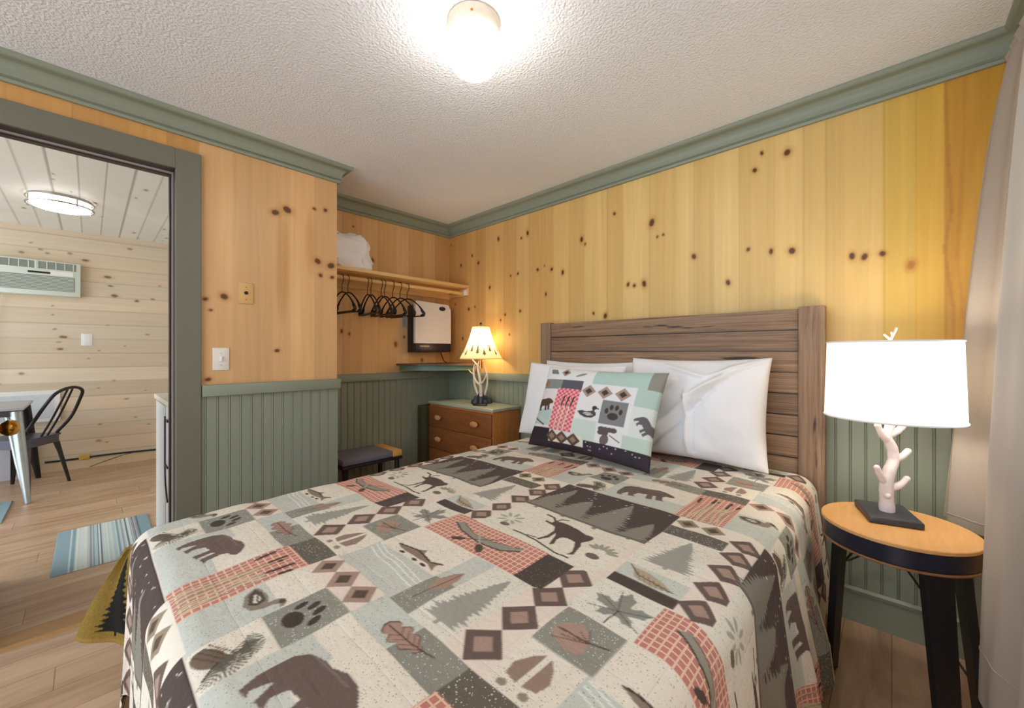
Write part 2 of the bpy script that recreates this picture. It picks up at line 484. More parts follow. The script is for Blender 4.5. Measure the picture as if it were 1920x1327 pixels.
def bedspread_material():
    m, nt, b, _ = new_mat('patchwork_cotton')
    L = nt.links.new
    at = node(nt, 'ShaderNodeAttribute', attribute_name='Col')
    mk = node(nt, 'ShaderNodeAttribute', attribute_name='Msk')
    sep = node(nt, 'ShaderNodeSeparateColor'); L(mk.outputs['Color'], sep.inputs[0])
    uv = node(nt, 'ShaderNodeTexCoord').outputs['UV']
    sx = node(nt, 'ShaderNodeSeparateXYZ'); L(uv, sx.inputs[0])
    def math_(op, a, bb=None, clamp=False):
        q = node(nt, 'ShaderNodeMath', operation=op); q.use_clamp = clamp
        for i, z in enumerate((a, bb)):
            if z is None: continue
            if isinstance(z, (int, float)): q.inputs[i].default_value = z
            else: L(z, q.inputs[i])
        return q.outputs[0]
    def mixc(fac, A, B):
        q = node(nt, 'ShaderNodeMix', data_type='RGBA')
        L(fac, q.inputs['Factor'])
        for k, z in (('A', A), ('B', B)):
            if isinstance(z, tuple): q.inputs[k].default_value = (*lin(z), 1)
            else: L(z, q.inputs[k])
        return q.outputs['Result']
    def dots(scale, thr, seed):
        mp = node(nt, 'ShaderNodeMapping'); mp.inputs['Location'].default_value = (seed, seed * 2, 0); L(uv, mp.inputs[0])
        vo = node(nt, 'ShaderNodeTexVoronoi', Scale=scale); L(mp.outputs[0], vo.inputs['Vector'])
        sc = node(nt, 'ShaderNodeSeparateColor'); L(vo.outputs['Color'], sc.inputs[0])
        th = math_('MULTIPLY', sc.outputs[0], thr)
        return math_('LESS_THAN', vo.outputs['Distance'], th)
    col = at.outputs['Color']
    d1 = math_('MULTIPLY', dots(190, .36, 0.0), sep.outputs[0])
    col = mixc(math_('MULTIPLY', d1, .45), col, (120, 112, 104))
    d2 = math_('MULTIPLY', dots(180, .36, 3.3), sep.outputs[1])
    col = mixc(math_('MULTIPLY', d2, .55), col, (226, 222, 208))
    p = .0165
    fx = math_('FRACT', math_('DIVIDE', sx.outputs[0], p)); fy = math_('FRACT', math_('DIVIDE', sx.outputs[1], p))
    ln = math_('MAXIMUM', math_('LESS_THAN', fx, .24), math_('LESS_THAN', fy, .24))
    col = mixc(math_('MULTIPLY', math_('MULTIPLY', ln, sep.outputs[2]), .75), col, (236, 206, 180))
    L(col, b.inputs['Base Color'])
    b.inputs['Roughness'].default_value = .85; b.inputs['Specular IOR Level'].default_value = .15
    try:
        b.inputs['Sheen Weight'].default_value = .05
    except Exception: pass
    # quilting lines and weave
    q1 = math_('ABSOLUTE', math_('SINE', math_('MULTIPLY', sx.outputs[0], PI / .115)))
    q2 = math_('ABSOLUTE', math_('SINE', math_('MULTIPLY', sx.outputs[1], PI / .137)))
    q = math_('POWER', math_('MINIMUM', q1, q2), .3)
    nz = node(nt, 'ShaderNodeTexNoise', Scale=55.0, Detail=4.0); L(uv, nz.inputs['Vector'])
    h = math_('ADD', math_('MULTIPLY', q, .5), math_('MULTIPLY', nz.outputs[0], .7))
    bump(nt, b, h, .6, .007)
    return m
M['quilt'] = bedspread_material()

# ================================================================== THE ROOM
H = 2.326            # bedroom ceiling
HX = 2.31            # head wall plane (y)
WX = -2.979          # closet back wall plane (x)
DX = -2.514          # door wall plane (x)
RY = 1.068           # where the closet recess begins (y)
RX = 0.365           # window wall plane (x)
BY = -1.7            # extent behind the camera
H2 = 2.378           # living room ceiling

def struct(name, g, m, smooth=False):
    return tag(build(name, g, m, None, smooth), kind='structure')

struct('floor', G().box((-6.6, -2.6, -.08), (RX, HX + .1, 0)), M['floor'])
struct('ceiling', G().box((DX - .12, BY, H), (RX + .12, HX + .12, H + .1)).box((WX - .1, RY - .1, H), (DX - .12, HX + .12, H + .1)), M['ceiling'])

# ---- head wall
wh = struct('wall_head', G().box((WX - .1, HX + .003, 0), (RX + .12, HX + .12, H + .1)), M['pine_plain'])
cv = Canvas(WX, .95, RX, 2.30, .004)
edges = [WX, -2.737, -2.60, -2.486, -2.269, -2.13, -1.995, -1.768, -1.63, -1.504, -1.33, -1.22, -1.047, -.89, -.794, -.691, -.568, -.415, -.299, -.216, -.153, -.022, .072, .152, RX]
tones = [(210, 152, 84), (216, 160, 90), (206, 150, 82), (220, 168, 96), (214, 162, 92), (222, 174, 104), (216, 166, 94), (226, 182, 108), (218, 172, 100),
         (228, 186, 112), (220, 176, 102), (230, 190, 118), (222, 180, 106), (228, 188, 116), (220, 178, 104), (230, 190, 116), (222, 180, 106), (228, 186, 112),
         (224, 182, 106), (218, 174, 98), (224, 180, 102), (216, 170, 88), (220, 168, 78), (206, 146, 62)]
for i in range(len(edges) - 1):
    tones[i] = tuple(int(q) for q in (tones[i][0] * .975, tones[i][1] * .975 + 6, tones[i][2] + 8 - (14 if i > 20 else 0)))
    cv.rect(edges[i], .9, edges[i + 1], 2.4, tones[i])
    cv.rect(edges[i] - .003, .9, edges[i] + .003, 2.4, [int(x * .955) for x in tones[i]])
    w = edges[i + 1] - edges[i]
    if i % 2: cv.rect(edges[i] + w * .55, .9, edges[i] + w * .72, 2.4, [min(255, int(x * 1.035)) for x in tones[i]], a=.6)
# wavy sap edge of the orange board by the window
cv.line([(.150, 2.35), (.154, 2.15), (.160, 1.9), (.168, 1.72), (.150, 1.58), (.156, 1.5), (.172, 1.35), (.176, .95)], .010, (176, 118, 52), .6)
cv.line([(.205, 2.3), (.2, 2.0), (.19, 1.7), (.182, 1.55), (.2, 1.3), (.2, 1.0)], .010, (190, 130, 58), .5)
KH = [(-2.332, 2.097, 12), (-2.079, 2.054, 8), (-2.015, 2.08, 13), (-2.658, 2.015, 10), (-2.576, 1.938, 12), (-2.811, 1.951, 11), (-2.434, 1.711, 11), (-2.193, 1.777, 7),
      (-2.114, 1.784, 9), (-1.915, 1.786, 10), (-1.85, 1.806, 5), (-1.783, 1.771, 10), (-1.686, 1.734, 12), (-1.837, 1.596, 9), (-1.527, 1.937, 13), (-1.499, 1.90, 7),
      (-1.28, 2.053, 9), (-1.034, 1.941, 17), (-1.0, 1.85, 6), (-.965, 1.855, 6), (-1.186, 1.591, 10), (-1.145, 1.579, 9), (-1.082, 1.583, 14), (-1.434, 1.428, 8),
      (-1.346, 1.405, 13), (-.793, 1.70, 12), (-.528, 1.692, 8), (-.429, 1.665, 10), (-.344, 1.653, 13), (-.621, 1.535, 11), (-2.702, 1.55, 12), (-2.621, 1.563, 8),
      (-2.091, 1.49, 9), (-2.254, 1.472, 8), (-2.306, 1.431, 7), (-2.787, 1.293, 11), (-2.207, 1.311, 7), (-2.951, 2.159, 6), (-2.892, 1.609, 7),
      (-.468, 2.161, 8), (-.363, 2.128, 13), (-.499, 2.085, 10), (-.126, 1.592, 11), (-.085, 1.582, 11), (-.028, 1.586, 10), (.057, 1.525, 12)]
for x, z, r in KH:
    cv.knot(x, z, r / 1000, (176, 118, 58), (84, 48, 24))
cv.knot(.057, 1.525, .012, (200, 140, 60), (170, 112, 46))
nx, nz = 835, 335
X, Z = np.meshgrid(np.linspace(WX, RX, nx), np.linspace(.955, 2.298, nz))
grid_obj('panelling', X, np.full_like(X, HX), Z, M['pine'], wh, lin_np(cv.sample(X, Z)))

def bead_profile(u0, u1, pitch=.0505):
    P = [(u0, 0.0)]
    u = u0 + .02
    while u < u1 - .02:
        P += [(u - .005, 0), (u - .0036, -.0035), (u - .0022, -.0008), (u, .0006), (u + .0022, -.0008), (u + .0036, -.0035), (u + .005, 0)]
        u += pitch
    P.append((u1, 0.0))
    return P

def wainscot(fn, u0, u1, z0, z1):
    g = G(); P = bead_profile(u0, u1)
    v = []; f = []
    for u, d in P:
        for z in (z0, z1): v.append(fn(u, d, z))
    for i in range(len(P) - 1):
        f.append((2 * i, 2 * i + 2, 2 * i + 3, 2 * i + 1))
    return g.add(v, f)

build('beadboard', wainscot(lambda u, d, z: (u, HX - .012 - d, z), WX, RX, .10, .96), M['sage'], wh)
build('chair_rail', G().bevel_box((WX + .001, HX - .034, .942), (RX, HX - .001, 1.0), .004), M['sage'], wh, True)
bb = G().prism([(HX, 0), (HX - .016, 0), (HX - .016, .125), (HX - .022, .128), (HX - .024, .14), (HX - .014, .15), (HX, .15)], WX, RX, 'x')
struct('baseboard_head', bb, M['sage'])

# ---- closet back wall
wl = struct('wall_closet', G().box((WX - .1, RY - .1, 0), (WX - .003, HX + .12, H + .1)), M['pine_plain'])
cv = Canvas(RY, .95, HX, 2.30, .004)
ed = [RY, 1.2, 1.31, 1.46, 1.60, 1.76, 1.88, 2.02, 2.15, HX]
tn = [(214, 168, 116), (220, 176, 124), (212, 168, 116), (222, 180, 128), (216, 172, 118), (222, 180, 130), (214, 168, 114), (220, 176, 122), (208, 160, 104)]
for i in range(len(ed) - 1):
    cv.rect(ed[i], .9, ed[i + 1], 2.4, tn[i]); cv.rect(ed[i] - .002, .9, ed[i] + .002, 2.4, [int(x * .93) for x in tn[i]])
for y, z, r in [(1.301, 1.326, 11), (1.359, 1.309, 9), (1.752, 1.235, 18), (1.831, 1.298, 9), (1.92, 1.255, 14), (1.545, 1.899, 14), (2.01, 1.101, 12), (1.39, 2.13, 6), (1.22, 2.17, 5)]:
    cv.knot(y, z, r / 1000, (182, 124, 66), (112, 66, 34))
Y, Z = np.meshgrid(np.linspace(RY, HX, 311), np.linspace(.955, 2.298, 335))
grid_obj('panelling', np.full_like(Y, WX), Y, Z, M['pine'], wl, lin_np(cv.sample(Y, Z)))
build('beadboard', wainscot(lambda u, d, z: (WX + .012 + d, u, z), RY, HX - .013, .10, .96), M['sage'], wl)
build('chair_rail', G().bevel_box((WX + .001, RY, .946), (WX + .034, HX - .036, 1.003), .004), M['sage'], wl, True)
struct('baseboard_closet', G().box((WX, RY, 0), (WX + .016, HX - .026, .15)), M['sage'])

# ---- door wall with the opening
OY0, OY1, OZ = -.345, .285, 2.057
wd = struct('wall_door', G().box((DX - .12, OY1 + .02, 0), (DX - .003, RY, H + .1)).box((WX - .1, RY - .1, 0), (DX - .12, RY, H + .1))
            .box((DX - .12, BY, 0), (DX - .003, OY0 - .02, H + .1)).box((DX - .12, OY0 - .02, OZ + .02), (DX - .003, OY1 + .02, H + .1)), M['pine_plain'])
cv = Canvas(BY, .95, RY, 2.30, .004, (214, 160, 92))
ed = [BY, -1.3, -.95, -.62, -.45, -.23, -.05, .12, .26, .376, .52, .62, .71, .80, .93, 1.02, RY]
for i in range(len(ed) - 1):
    base = (218, 174, 122) if ed[i] > .37 else (208, 156, 92)
    k = random.uniform(.95, 1.05)
    c = [min(255, x * k) for x in base]
    cv.rect(ed[i], .9, ed[i + 1], 2.4, c)
    if ed[i] < .38: cv.rect(ed[i] - .002, .9, ed[i] + .002, 2.4, [x * .9 for x in c])
for k in range(14):
    cv.ell(.757 + .002 * (k % 3), 1.66, .040 - .0024 * k, .34 - .016 * k, (198, 146, 88), a=.09)
    cv.ell(.915, 1.82, .042 - .0025 * k, .22 - .012 * k, (202, 150, 92), a=.07)
    cv.ell(.50, 1.75, .05 - .003 * k, .40 - .02 * k, (232, 190, 138), a=.06)
    cv.ell(.84, 1.4, .05 - .003 * k, .34 - .02 * k, (232, 192, 138), a=.06)
for y, z, r in [(.722, 1.957, 17), (.783, 1.988, 20), (.933, 2.032, 9), (.998, 2.04, 11), (.952, 1.72, 17), (1.032, 1.705, 19), (.969, 1.637, 11), (1.039, 1.634, 11), (.404, 1.439, 10), (.483, 1.459, 16), (.426, 1.385, 7), (.731, 1.179, 11), (.415, 1.031, 11)]:
    cv.knot(y, z, r / 1000, (180, 122, 66), (92, 54, 28), 1.15, 1.0)
Y, Z = np.meshgrid(np.linspace(.376, RY, 175), np.linspace(.96, 2.298, 335))
grid_obj('panelling', np.full_like(Y, DX), Y, Z, M['pine'], wd, lin_np(cv.sample(Y, Z)))
Y, Z = np.meshgrid(np.linspace(BY, .376, 400), np.linspace(2.10, 2.298, 40))
grid_obj('panelling', np.full_like(Y, DX), Y, Z, M['pine'], wd, lin_np(cv.sample(Y, Z)))
build('beadboard', wainscot(lambda u, d, z: (DX + .012 + d, u, z), .383, RY, .10, .96), M['sage'], wd)
Y, Z = np.meshgrid(np.linspace(BY, OY0 - .09, 160), np.linspace(.96, 2.11, 200))
grid_obj('panelling', np.full_like(Y, DX), Y, Z, M['pine'], wd, lin_np(cv.sample(Y, Z)))
build('beadboard', wainscot(lambda u, d, z: (DX + .012 + d, u, z), BY, OY0 - .09, .10, .96), M['sage'], wd)
build('chair_rail', G().bevel_box((DX + .001, BY, .946), (DX + .034, OY0 - .102, 1.005), .004), M['sage'], wd, True)
build('chair_rail', G().bevel_box((DX + .001, .388, .946), (DX + .034, RY + .012, 1.005), .004), M['sage'], wd, True)
struct('baseboard_door', G().box((DX, .386, 0), (DX + .016, RY, .15)), M['sage'])
# casing, jambs
dcas = struct('trim_door', G().bevel_box((DX - .001, OY1, 0), (DX + .02, OY1 + .10, OZ + .097), .003).bevel_box((DX - .001, OY0 - .10, 0), (DX + .02, OY0, OZ + .097), .003)
              .bevel_box((DX - .001, OY0 - .001, OZ), (DX + .0195, OY1 + .001, OZ + .097), .003), M['casing'])
struct('trim_jamb', G().box((DX - .13, OY1, 0), (DX + .004, OY1 + .02, OZ)).box((DX - .13, OY0 - .02, 0), (DX + .004, OY0, OZ)).box((DX - .13, OY0 - .02, OZ), (DX + .004, OY1 + .02, OZ + .02))
       .box((DX - .10, OY1 - .014, 0), (DX - .065, OY1, OZ - .014)).box((DX - .10, OY0, 0), (DX - .065, OY0 + .014, OZ - .014)).box((DX - .10, OY0, OZ - .014), (DX - .065, OY1, OZ)), M['dark_jamb'])
struct('trim_weatherstrip', G().box((DX - .064, OY1 - .006, 0), (DX - .052, OY1 - .0005, OZ - .008)).box((DX - .064, OY0, OZ - .008), (DX - .052, OY1, OZ - .0005)), M['strip'])
struct('trim_threshold', G().prism([(DX - .125, 0), (DX + .01, 0), (DX - .004, .012), (DX - .11, .012)], OY0, OY1, 'y'), M['threshold'])

# ---- window wall on the right
YW0, YW1, ZW0, ZW1 = .55, 1.95, .86, 2.02
struct('wall_window', G().box((RX + .003, BY, 0), (RX + .12, YW0, H + .1)).box((RX + .003, YW1, 0), (RX + .12, HX + .12, H + .1))
       .box((RX + .003, YW0, 0), (RX + .12, YW1, ZW0)).box((RX + .003, YW0, ZW1), (RX + .12, YW1, H + .1)), M['pine_plain'])
win = struct('window_1', G().box((RX + .05, YW0, ZW0), (RX + .09, YW0 + .05, ZW1)).box((RX + .05, YW1 - .05, ZW0), (RX + .09, YW1, ZW1)).box((RX + .05, YW0 + .05, ZW0), (RX + .09, YW1 - .05, ZW0 + .05))
             .box((RX + .05, YW0 + .05, ZW1 - .05), (RX + .09, YW1 - .05, ZW1)).box((RX + .055, YW0 + .05, 1.42), (RX + .085, YW1 - .05, 1.46)), M['white'])
gm, nt, b, out = new_mat('window_glass')
tr = node(nt, 'ShaderNodeBsdfTransparent'); gl = node(nt, 'ShaderNodeBsdfGlossy', Roughness=.02); mx = node(nt, 'ShaderNodeMixShader'); mx.inputs[0].default_value = .08
nt.links.new(tr.outputs[0], mx.inputs[1]); nt.links.new(gl.outputs[0], mx.inputs[2]); nt.links.new(mx.outputs[0], out.inputs[0])
build('window_pane', G().box((RX + .068, YW0 + .05, ZW0 + .05), (RX + .072, YW1 - .05, ZW1 - .05)), gm, win)
struct('trim_window', G().box((RX - .015, YW0 - .09, ZW0 - .09), (RX + .004, YW0, ZW1 + .09)).box((RX - .015, YW1, ZW0 - .09), (RX + .004, YW1 + .09, ZW1 + .09))
       .box((RX - .015, YW0, ZW1), (RX + .004, YW1, ZW1 + .09)).box((RX - .015, YW0, ZW0 - .09), (RX + .004, YW1, ZW0)), M['sage'])

# ---- crown moulding, mitred round the room
def crown(path, prof):
    n = len(path); v = []; f = []; m = len(prof)
    for i, p in enumerate(path):
        p = Vector(p)
        ns = []
        if i > 0:
            d = (p - Vector(path[i - 1])).normalized(); ns.append(Vector((d.y, -d.x)))
        if i < n - 1:
            d = (Vector(path[i + 1]) - p).normalized(); ns.append(Vector((d.y, -d.x)))
        nn = ns[0] if len(ns) == 1 else (ns[0] + ns[1]) / (1 + ns[0].dot(ns[1]))
        for o, z in prof:
            v.append((p.x + nn.x * o, p.y + nn.y * o, z))
    for i in range(n - 1):
        for k in range(m - 1):
            f.append((i * m + k, (i + 1) * m + k, (i + 1) * m + k + 1, i * m + k + 1))
    return G().add(v, f)
cp = [(0.0, 2.226), (.014, 2.226), (.017, 2.231), (.017, 2.239), (.013, 2.243), (.016, 2.247), (.021, 2.249), (.022, 2.258)]
cp += [(.022 + .040 * (1 - math.cos(a)), 2.258 + .046 * math.sin(a)) for a in [k * PI / 2 / 8 for k in range(1, 9)]]
cp += [(.066, 2.306), (.072, 2.310), (.075, 2.316), (.075, H)]
struct('trim_crown', crown([(DX, BY), (DX, RY), (WX, RY), (WX, HX), (RX, HX), (RX, BY)], cp), M['sage'], 35)

# ================================================================== THE ROOM THROUGH THE DOOR
def farx(y): return -5.90 + .095 * (y - .16)
wf = struct('wall_far', G().prism([(farx(-2.6) - .003, -2.6), (farx(1.3) - .003, 1.3), (farx(1.3) - .12, 1.3), (farx(-2.6) - .12, -2.6)], 0, H2 + .1), M['white_wall'])
cv = Canvas(-2.6, 0, 1.3, H2, .005, (222, 206, 182))
z = 0; i = 0
while z < H2:
    k = random.uniform(.955, 1.04)
    c = [min(255, q * k) for q in ((212, 193, 166) if i % 3 else (216, 200, 176))]
    cv.rect(-2.6, z, 1.3, z + .145, c); cv.rect(-2.6, z - .003, 1.3, z + .003, [q * .90 for q in c])
    z += .145; i += 1
for _ in range(70):
    y = random.uniform(-1.4, 1.0); z = random.uniform(.1, 2.3)
    cv.knot(y, z, random.choice([.008, .01, .012, .015]), (204, 184, 156), (158, 132, 108), 1.5, .8)
for y, z, r in [(-.03, 2.1, 16), (.13, 1.95, 18), (.15, 1.86, 12), (.18, 1.76, 20), (.35, 1.72, 14), (-.2, 1.2, 14), (-.18, 1.32, 18)]:
    cv.knot(y, z, r / 1000, (188, 160, 124), (128, 96, 70), 1.5, .8)
Y, Z = np.meshgrid(np.linspace(-2.6, 1.3, 520), np.linspace(.0, H2, 400))
grid_obj('shiplap', farx(Y), Y, Z, M['pine_far'], wf, lin_np(cv.sample(Y, Z)))
struct('baseboard_far', G().prism([(farx(-2.6), -2.6), (farx(1.3), 1.3), (farx(1.3) + .015, 1.3), (farx(-2.6) + .015, -2.6)], 0, .085), plain('pale_baseboard', (214, 190, 154), .5, var=.04))
struct('wall_living', G().box((-6.2, 1.3, 0), (WX - .101, 1.42, H2 + .1)), M['white_wall'])

cl = struct('ceiling_living', G().box((-6.4, -2.6, H2 + .004), (DX - .12, 1.42, H2 + .1)), M['white_wall'])
cv = Canvas(-6.3, -2.6, DX - .12, 1.3, .006, (228, 226, 218))
y = -2.6
while y < 1.3:
    k = random.uniform(.975, 1.01)
    cv.rect(-6.3, y, -2.5, y + .134, [q * k for q in (230, 227, 219)])
    y += .134
for _ in range(70):
    cv.knot(random.uniform(-6, -3), random.uniform(-1.5, 1.0), random.choice([.01, .014, .018]), (206, 198, 184), (150, 138, 124), 1.6, .7)
y = -2.6
while y < 1.3:
    cv.rect(-6.3, y - .004, -2.5, y + .004, (168, 160, 148)); y += .134
X, Y = np.meshgrid(np.linspace(-6.3, DX - .12, 480), np.linspace(-2.6, 1.3, 560))
grid_obj('ceiling_boards', X, Y, np.full_like(X, H2), M['pine_far'], cl, lin_np(cv.sample(X, Y)), flip=True)

# door slab standing open into the next room, its brass knob
dr = struct('door_1', G().bevel_box((-3.30, OY0 - .012, .012), (DX - .13, OY0 + .024, OZ - .02), .003), M['dark_jamb'])
kb = G()
KX, KZ = -2.95, .82
def lathe_y(prof, cx, cy, cz, n=20):
    g = G(); g.lathe(prof, (0, 0, 0), n); g.moved(Matrix.Translation((cx, cy, cz)) @ Matrix.Rotation(-PI / 2, 4, 'X')); return g
kbg = lathe_y([(.032, 0), (.032, .006), (.014, .010), (.012, .034), (.024, .042), (.037, .058), (.038, .070), (.031, .086), (.014, .096), (.0001, .097)], KX, OY0 + .024, KZ, 24)
build('door_knob', kbg, M['brass'], dr, 50)

# ceiling light next door
t = thing('ceiling_light', (-4.74, -.156, H2), 'flat round drum light glowing on the white plank ceiling beyond the doorway', 'ceiling light')
c0 = (-4.74, -.156, 0)
build('mounting_plate', G().lathe([(.0001, H2), (.17, H2), (.17, H2 - .015), (.0001, H2 - .015)], c0, 40), M['nickel'], t, True)
build('diffuser', G().lathe([(.165, H2 - .015), (.168, H2 - .06), (.15, H2 - .078), (.08, H2 - .086), (.0001, H2 - .088)], c0, 48), M['disc'], t, True)
for zz in (H2 - .02, H2 - .066):
    build('ring', G().tube([(c0[0] + .182 * math.cos(a), c0[1] + .182 * math.sin(a), zz) for a in np.linspace(0, 2 * PI, 48, endpoint=False)], .006, 8, closed=True), M['nickel'], t, True)
for k in range(4):
    a = .5 + k * PI / 2
    build('clip', G().tube([(c0[0] + .184 * math.cos(a), c0[1] + .184 * math.sin(a), H2 - .012), (c0[0] + .184 * math.cos(a), c0[1] + .184 * math.sin(a), H2 - .078)], .005, 8), M['nickel'], t, True)

# air conditioner
t = thing('air_conditioner', (farx(-.33), -.33, 1.72), 'white wall air conditioner with grey grilles high on the pale plank wall', 'air conditioner')
ax = farx(-.33)
y0, y1, z0, z1 = -.64, -.062, 1.715, 2.045
build('casing', G().bevel_box((ax - .01, y0, z0), (ax + .10, y1, z1), .008), M['ac_white'], t, True)
gp = build('lower_grille', G().bevel_box((ax + .098, y0 + .08, z0 + .045), (ax + .104, y1 - .04, z0 + .185), .002), M['ac_grille'], t)
g = G()
for k in range(10): g.box((ax + .104, y0 + .085, z0 + .052 + k * .0132), (ax + .107, y1 - .045, z0 + .056 + k * .0132))
build('slats', g, M['ac_white'], gp)
gp = build('air_outlet', G().bevel_box((ax + .098, y0 + .06, z0 + .25), (ax + .103, y1 - .03, z0 + .318), .002), M['ac_grille'], t)
for k in range(9): build('louvre', G().box((ax + .103, y0 + .07 + k * .057, z0 + .252), (ax + .106, y0 + .076 + k * .057, z0 + .316)), M['ac_white'], gp)
build('divider', G().box((ax + .103, y0 + .281, z0 + .25), (ax + .108, y0 + .296, z0 + .318)), M['ac_white'], gp)
build('control_strip', G().box((ax + .1, y0 + .24, z0 + .205), (ax + .104, y0 + .38, z0 + .222)), M['dark_metal'], t)
build('display_panel', G().box((ax + .1, y1 - .20, z0 + .196), (ax + .103, y1 - .05, z0 + .236)), M['white'], t)
build('power_cord', G().tube([(ax + .03, -.57, 1.72), (ax + .02, -.575, 1.66), (ax + .012, -.585, 1.55), (ax + .012, -.6, 1.38), (ax + .012, -.6, .9)], .006, 8), M['cord_white'], t, True)

# wall plate and cable on the far wall
t = thing('wall_plate', (farx(-.02), -.02, 1.295), 'blank white wall plate in the middle of the pale plank wall', 'wall plate')
build('plate', G().bevel_box((farx(-.02), -.06, 1.235), (farx(-.02) + .008, .02, 1.357), .003), M['white'], t, True)
for zz in (1.33, 1.258): build('screw', G().box((farx(-.02) + .008, -.022, zz), (farx(-.02) + .0095, -.018, zz + .004)), M['nickel'], t)
t = thing('cable_channel', (farx(.2), .2, .11), 'black cable run along the foot of the pale plank wall', 'cable')
pts = [(farx(y) + .018, y, .105 + .004 * math.sin(y * 9)) for y in np.linspace(-.3, .75, 20)]
build('cable', G().tube(pts, .009, 8), M['black'], t, True)
build('connector', G().bevel_box((farx(-.04) + .008, -.075, .09), (farx(-.04) + .034, .0, .135), .004), M['yellow'], t, True, 'yellow plug connector')
build('thin_wire', G().tube([(farx(.32) + .012, .32, .10), (farx(.25) + .012, .25, .085), (farx(.12) + .03, .12, .05), (farx(0) + .05, 0.0, .012)], .003, 6), M['black'], t, True)

# printed board and low box against the far wall
t = thing('picture_board', (farx(-.42), -.42, .52), 'pale unframed print board leaning on the plank wall behind the chair', 'board')
g = G().box((0, -.30, 0), (.018, .22, .30)).moved(Matrix.Translation((farx(-.42) + .035, -.42, .50)) @ Matrix.Rotation(-.08, 4, 'Y'))
build('panel', g, M['white'], t)
g = G().box((.018, -.26, .03), (.0195, .18, .26)).moved(Matrix.Translation((farx(-.42) + .035, -.42, .50)) @ Matrix.Rotation(-.08, 4, 'Y'))
build('print', g, M['paper'], t)
t = thing('storage_box', (-5.66, -.62, 0), 'low white box on the floor beneath the dining table', 'box')
build('box_body', G().bevel_box((-5.925, -.95, 0), (-5.81, -.40, .29), .006), plain('white_box_side', (206, 210, 220), .6, var=.03), t, True)
build('box_lid', G().bevel_box((-5.93, -.96, .291), (-5.80, -.39, .31), .006), M['white'], t, True)

# dining table
t = thing('dining_table', (-5.3, -.85, 0), 'grey topped metal dining table with steel legs beyond the doorway', 'table')
build('tabletop', G().bevel_box((-5.66, -1.30, .715), (-4.93, -.355, .735), .005), M['grey_top'], t, True)
build('apron', G().bevel_box((-5.62, -1.26, .665), (-4.97, -.395, .714), .004), M['gunmetal'], t, True)
for sx, sy, mm in ((1, 1, 'galv'), (-1, 1, 'dark_metal'), (1, -1, 'galv'), (-1, -1, 'galv')):
    cx = -5.295 + sx * .31; cy = -.80 + sy * .40
    g = G()
    top = Vector((cx, cy, .70)); bot = Vector((cx + sx * .15, cy + sy * .07, 0))
    g.tube([top, top.lerp(bot, .55), bot], [.034, .03, .018], 12)
    g.tube([top + Vector((-sx * .02, -sy * .05, 0)), top.lerp(bot, .55) + Vector((-sx * .01, -sy * .028, 0)), bot + Vector((0, -sy * .004, .01))], [.014, .014, .012], 10)
    build('leg', g, M[mm], t, True)

# metal chair drawn up to the table (back towards +y)
t = thing('metal_chair', (-5.32, -.34, 0), 'gunmetal metal cafe chair with a looped back beside the dining table', 'chair')
cx, cy = -5.32, -.42
def rr(x0, y0, x1, y1, r, n=5):
    P = []
    for (ax_, ay_, a0) in ((x1 - r, y0 + r, -PI / 2), (x1 - r, y1 - r, 0), (x0 + r, y1 - r, PI / 2), (x0 + r, y0 + r, PI)):
        for k in range(n + 1): P.append((ax_ + r * math.cos(a0 + k * PI / 2 / n), ay_ + r * math.sin(a0 + k * PI / 2 / n)))
    return P
build('seat', G().prism(rr(cx - .18, cy - .19, cx + .18, cy + .18, .05), .435, .45), M['gunmetal'], t, 40)
build('seat_skirt', G().prism(rr(cx - .172, cy - .182, cx + .172, cy + .172, .05), .375, .434), M['gunmetal'], t, 40)
bk = [(cx + .17, cy + .13, .45), (cx + .19, cy + .22, .58), (cx + .17, cy + .30, .74), (cx + .13, cy + .345, .83), (cx, cy + .36, .865), (cx - .13, cy + .345, .83), (cx - .17, cy + .30, .74), (cx - .19, cy + .22, .58), (cx - .17, cy + .13, .45)]
def smooth_path(P, n=6):
    P = [Vector(p) for p in P]; out = []
    for i in range(len(P) - 1):
        a, b_, c, d = P[max(i - 1, 0)], P[i], P[i + 1], P[min(i + 2, len(P) - 1)]
        for k in range(n):
            u = k / n
            out.append(.5 * ((2 * b_) + (c - a) * u + (2 * a - 5 * b_ + 4 * c - d) * u * u + (3 * b_ - a - 3 * c + d) * u ** 3))
    out.append(P[-1]); return out
build('back_loop', G().tube(smooth_path(bk), .0125, 10), M['dark_metal'], t, True)
build('back_slat', G().tube(smooth_path([(cx + .03, cy + .165, .45), (cx + .03, cy + .25, .62), (cx + .025, cy + .345, .85)]), .008, 8).tube(smooth_path([(cx - .03, cy + .165, .45), (cx - .03, cy + .25, .62), (cx - .025, cy + .345, .85)]), .008, 8), M['dark_metal'], t, True)
for sx, sy in ((1, 1), (-1, 1), (1, -1), (-1, -1)):
    a = Vector((cx + sx * .15, cy + sy * .15, .42)); b_ = Vector((cx + sx * .20, cy + sy * .21, 0))
    w = .055
    g = G()
    v = []
    for p, ww in ((a, w), (a.lerp(b_, .35), .034), (b_, .016)):
        v += [(p.x - sx * ww, p.y, p.z), (p.x + sx * .004, p.y + sy * .004, p.z), (p.x, p.y - sy * ww, p.z), (p.x - sx * .012, p.y - sy * .012, p.z)]
    f = [(0, 1, 2, 3), (8, 11, 10, 9)]
    for i in range(2):
        for k in range(4): f.append((i * 4 + k, i * 4 + (k + 1) % 4, i * 4 + 4 + (k + 1) % 4, i * 4 + 4 + k))
    g.add(v, f)
    build('leg', g, M['gunmetal'] if sx > 0 else M['dark_metal'], t)

t.rotation_euler = (0, 0, math.radians(-33))
